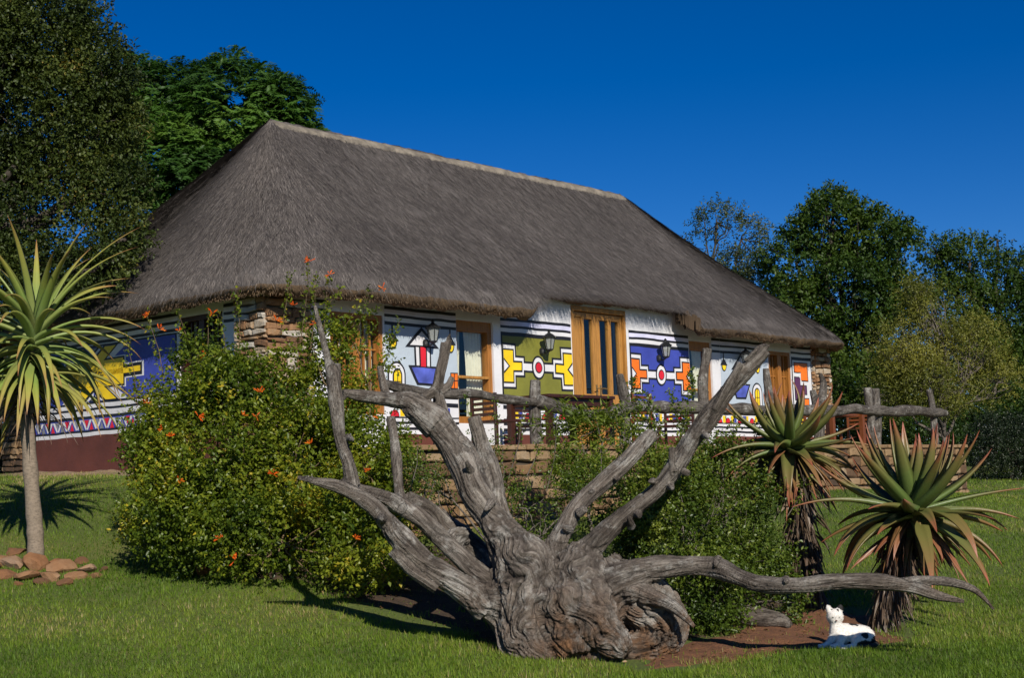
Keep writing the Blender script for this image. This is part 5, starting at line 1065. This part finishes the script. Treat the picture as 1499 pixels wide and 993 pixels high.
# ------------------------------------------------------------------ the cat
cg = on_ground(1245, 949); cat_t = thing('cat', cg, 'white cat with black patches resting on red soil beneath the long dead branch', 'cat')
CAT = [([(.165, .03, .062), (.12, .0, .085), (.03, .01, .100), (-.05, .0, .115), (-.105, -.015, .135)], [.05, .088, .092, .086, .075]),
       ([(-.105, -.02, .13), (-.118, -.025, .19), (-.12, -.03, .235)], [.070, .045, .040]),
       ([(-.120, .025, .258), (-.120, -.015, .256), (-.121, -.045, .243), (-.122, -.064, .226), (-.122, -.076, .219)], [.038, .069, .064, .038, .020]),
       ([(-.150, -.022, .282), (-.168, -.022, .328), (-.176, -.020, .356)], [.031, .024, .005]), ([(-.092, -.022, .282), (-.072, -.022, .328), (-.062, -.020, .355)], [.031, .024, .005]),
       ([(-.13, -.03, .10), (-.19, -.05, .045), (-.245, -.06, .026), (-.278, -.065, .024)], [.045, .026, .020, .021]),
       ([(-.08, -.06, .10), (-.115, -.10, .045), (-.165, -.115, .026), (-.196, -.12, .025)], [.045, .027, .021, .022]),
       ([(.12, -.04, .08), (.06, -.07, .07), (.0, -.10, .04)], [.07, .062, .030]), ([(.03, -.09, .03), (-.03, -.115, .022), (-.11, -.125, .020)], [.030, .020, .018]),
       ([(.165, .02, .05), (.195, -.05, .032), (.165, -.115, .026), (.09, -.145, .024), (.02, -.155, .020)], [.026, .020, .019, .018, .010])]
def cat_black(p):
    q = p + .018*np.stack([fbm(p*28+c*7, 2) for c in range(3)], -1); d = np.zeros(len(p))
    for c, r in [((-.056, -.012, .345), .046), ((-.150, -.05, .322), .012), ((-.098, -.06, .312), .014), ((.03, .0, .19), .04), ((.10, .06, .16), .04), ((.17, -.02, .05), .05), ((.18, -.07, .03), .05), ((.11, -.14, .03), .05), ((.06, -.155, .02), .05), ((-.02, -.06, .03), .03), ((.198, -.05, .03), .05), ((.17, -.115, .026), .05), ((.10, -.1, .10), .026)]:
        d = np.maximum(d, (np.linalg.norm(q-np.array(c), axis=1) < r)*1.0)
    return d
mb = MB()
for P, R in CAT: p, r = spline(P, R, .008); mb.tube(p, r, 14); mb.tube([p[0]-(p[1]-p[0])*.5, p[0], p[0]+(p[1]-p[0])*.5], [r[0]*.5, r[0]*.85, r[0]*.9], 14)
v, n, f = remesh_mesh(mb, .0055)
for _ in range(6):      # soften the joins
    acc = np.zeros_like(v); cnt = np.zeros(len(v))
    for a, b in ((0, 1), (1, 2), (2, 3), (3, 0)): np.add.at(acc, f[:, a], v[f[:, b]]); np.add.at(cnt, f[:, a], 1)
    v = v*.5+acc/np.maximum(cnt, 1)[:, None]*.5
def fur_mat():
    m, n_, l, b = new_mat('cat_fur'); a = attr(n_, 'patch'); t = noise_node(n_, l, 60, 4, objc(n_)); r = ramp(n_, [(.3, (.62, .58, .53)), (.7, (.80, .77, .73))]); l.new(t.outputs['Fac'], r.inputs[0])
    mx = n_.new('ShaderNodeMix'); mx.data_type = 'RGBA'; l.new(a.outputs['Fac'], mx.inputs[0]); l.new(r.outputs[0], mx.inputs[6]); mx.inputs[7].default_value = (.018, .016, .015, 1)
    l.new(mx.outputs[2], b.inputs['Base Color']); b.inputs['Roughness'].default_value = .8; return m
furm = fur_mat()
o = fast_mesh('body', v, f, furm, None, pt_attr={'patch': cat_black(v)}, smooth=True); o.parent = cat_t
k = rng.integers(0, len(f), 16000); wt = rng.dirichlet(np.ones(4), 16000); hp = (v[f[k]]*wt[..., None]).sum(1); hn = unit(np.cross(v[f[k, 1]]-v[f[k, 0]], v[f[k, 2]]-v[f[k, 0]]))
hd = unit(hn*.55+np.array([.6, .2, -.35])+rng.normal(0, .3, hp.shape)); hs = unit(np.cross(hd, hn)); hl = rng.uniform(.006, .014, (16000, 1)); hv = np.stack([hp-hs*.0009, hp+hs*.0009, hp+hd*hl], 1).reshape(-1, 3)
o2 = fast_mesh('fur', hv, np.arange(48000).reshape(-1, 3), furm, None, pt_attr={'patch': np.repeat(cat_black(hp), 3)}); o2.parent = o
eye_m = paint('cat_eye', (.035, .04, .012), .15, .1); nose_m = paint('cat_nose', (.12, .05, .045), .5)
for x in (-.144, -.097):
    mb = MB(); c = np.array([x, -.0785, .256]); mb.tube([c+np.array([0, -.006, 0]), c, c+np.array([0, .006, 0])], [.004, .0115, .010], 12); e = mb.build('eye', eye_m, None, smooth=True); e.parent = cat_t; e.scale = (1, 1, 1)
    mb = MB(); c = np.array([x, -.0855, .256]); mb.tube([c, c+np.array([0, .003, 0])], [.0035, .004], 8); p = mb.build('pupil', M['black'], None); p.parent = e
mb = MB(); c = np.array([-.122, -.0945, .230]); mb.tube([c+np.array([0, -.003, 0]), c, c+np.array([0, .008, 0])], [.003, .0075, .007], 8); q = mb.build('nose', nose_m, None, smooth=True); q.parent = cat_t

# ------------------------------------------------------------------ grass
def house_xy(X, Y): q = np.stack([X, Y], -1)-DOOR[:2]; return q@DW[:2], q@NW[:2]
def in_poly(X, Y, poly):
    poly = np.array(poly); ins = np.zeros(len(X), bool); j = len(poly)-1
    for i in range(len(poly)):
        a, b = poly[i], poly[j]; c = ((a[1] > Y) != (b[1] > Y)) & (X < (b[0]-a[0])*(Y-a[1])/(b[1]-a[1]+1e-12)+a[0]); ins ^= c; j = i
    return ins
def grass(y0, y1, dens, h, w):
    n = int(dens*(y1-y0)*((y0+y1)/2*.80+2.4)); Y = rng.uniform(y0, y1, n); X = (rng.random(n)*2-1)*(Y*.40+1.2)
    s, o = house_xy(X, Y); keep = ~((s > -7.0) & (s < 7.5) & (o > -6.6) & (o < 3.05) & ((s > T0) | (o < .9)))
    nz = vnoise(np.stack([X*3, Y*3, 0*X], -1))*.5+vnoise(np.stack([X*11, Y*11, 0*X+3], -1))*.5
    wob = .25*vnoise(np.stack([X*2.5, Y*2.5, 0*X+7], -1)); r = rng.random(n)
    keep &= ~(in_poly(X+wob*.5, Y+wob, RED) & (r > .06+.25*(nz > .45))); keep &= ~(in_poly(X+wob, Y+wob, BED) & (r > .10+.25*(nz > .35)))
    X, Y, nz = X[keep], Y[keep], nz[keep]; n = len(X); z = ground_z(X, Y); p = np.stack([X, Y, z-.006], -1)
    az = rng.random(n)*6.283; ln = rng.uniform(.15, 1.1, n); d = unit(np.stack([np.cos(az)*ln, np.sin(az)*ln, np.ones(n)], -1)); hh = h*rng.uniform(.45, 1.15, n)*(1+.35*nz); sd = np.stack([-np.sin(az+rng.normal(0, .6, n)), np.cos(az), 0*az], -1)*w*rng.uniform(.6, 1.2, n)[:, None]*.5
    tip = p+d*hh[:, None]; v = np.stack([p-sd, p+sd, tip], 1).reshape(-1, 3)
    big = fbm(np.stack([X*.8, Y*.8, 0*X+2], -1), 3); dry = np.exp(-(((X+6.0)/1.6)**2+((Y-19.3)/1.1)**2))*.75*(.6+.8*nz); col = np.clip(.46+dry+.55*big+.22*nz+rng.normal(0, .17, n), 0, 1); return v, np.arange(3*n).reshape(-1, 3), col
blade = leaf_mat('grass_blade', [(.0, (.048, .10, .008)), (.4, (.120, .205, .018)), (.78, (.205, .275, .032)), (.93, (.28, .25, .075)), (1, (.38, .31, .15))], .35, .5, .25)
G = [grass(8.6, 10.2, 900, .05, .009), grass(10.2, 12.2, 4200, .058, .009), grass(12.2, 14.5, 3000, .055, .0095), grass(14.5, 18, 1700, .05, .010), grass(18, 24, 900, .05, .013), grass(24, 34, 320, .055, .02)]
v, f, c = join_geo(G); tag(fast_mesh('grass', v, f, blade, None, face_attr={'rnd': c}), 'short mown green lawn grass with dry patches', 'grass', None, 'stuff')
# taller tufts at the foot of the dead tree and the stones
vs, cs = [], []
for x, y, k, h in [(725, 925, 22, .20), (745, 940, 18, .16), (700, 915, 14, .14), (675, 900, 10, .12), (770, 962, 16, .10), (60, 860, 12, .10), (150, 845, 12, .10), (330, 852, 14, .12), (420, 858, 14, .12), (1285, 935, 18, .12), (1310, 930, 14, .14), (1040, 962, 10, .08), (265, 848, 12, .10), (500, 880, 14, .10), (620, 905, 10, .10), (1230, 955, 14, .06), (1190, 960, 10, .06), (1330, 945, 12, .08)]:
    c = on_ground(x, y); p = c+np.stack([rng.normal(0, .05, k), rng.normal(0, .04, k), np.full(k, -.01)], -1); az = rng.random(k)*6.28; l = rng.uniform(.2, .9, k); d = unit(np.stack([np.cos(az)*l, np.sin(az)*l, np.ones(k)], -1)); H_ = (h*rng.uniform(.6, 1.3, k))[:, None]; s = np.stack([-np.sin(az), np.cos(az), 0*az], -1)*.0035
    m_ = p+d*H_*.6; tp = p+d*H_+np.stack([np.cos(az), np.sin(az), -.6+0*az], -1)*H_*.25
    vs.append(np.stack([p-s, p+s, m_+s*.7, m_-s*.7], 1).reshape(-1, 3)); vs.append(np.stack([m_-s*.7, m_+s*.7, tp+s*.05, tp-s*.05], 1).reshape(-1, 3)); cs.append(rng.uniform(.2, .85, 2*k))
v = np.concatenate(vs); tag(fast_mesh('tall_grass', v, np.arange(len(v)).reshape(-1, 4), blade, None, face_attr={'rnd': np.concatenate(cs)}), 'longer grass tufts round the stump and stones', 'grass', None, 'stuff')
# fallen leaves and bark crumbs on the bare soil
n = 1500; X = rng.uniform(-3.2, 3.4, n); Y = rng.uniform(11.2, 14.2, n); k = in_poly(X, Y, RED) | in_poly(X, Y, BED); X, Y = X[k], Y[k]; n = len(X)
p = np.stack([X, Y, ground_z(X, Y)+.022], -1); v, f = leaf_geo(p, unit(rng.normal(size=(n, 3))*np.array([1, 1, .2])), unit(rng.normal(0, .35, (n, 3))+Zv), rng.uniform(.02, .05, n), rng.uniform(.01, .022, n), .3)
tag(fast_mesh('leaf_litter', v, f, leaf_mat('dry_leaf', [(0, (.06, .03, .015)), (.6, (.20, .10, .04)), (1, (.34, .22, .10))], .2), None, face_attr={'rnd': np.repeat(rng.random(n), 2)}), 'fallen dry leaves scattered on the bare soil', 'leaf litter', None, 'stuff')
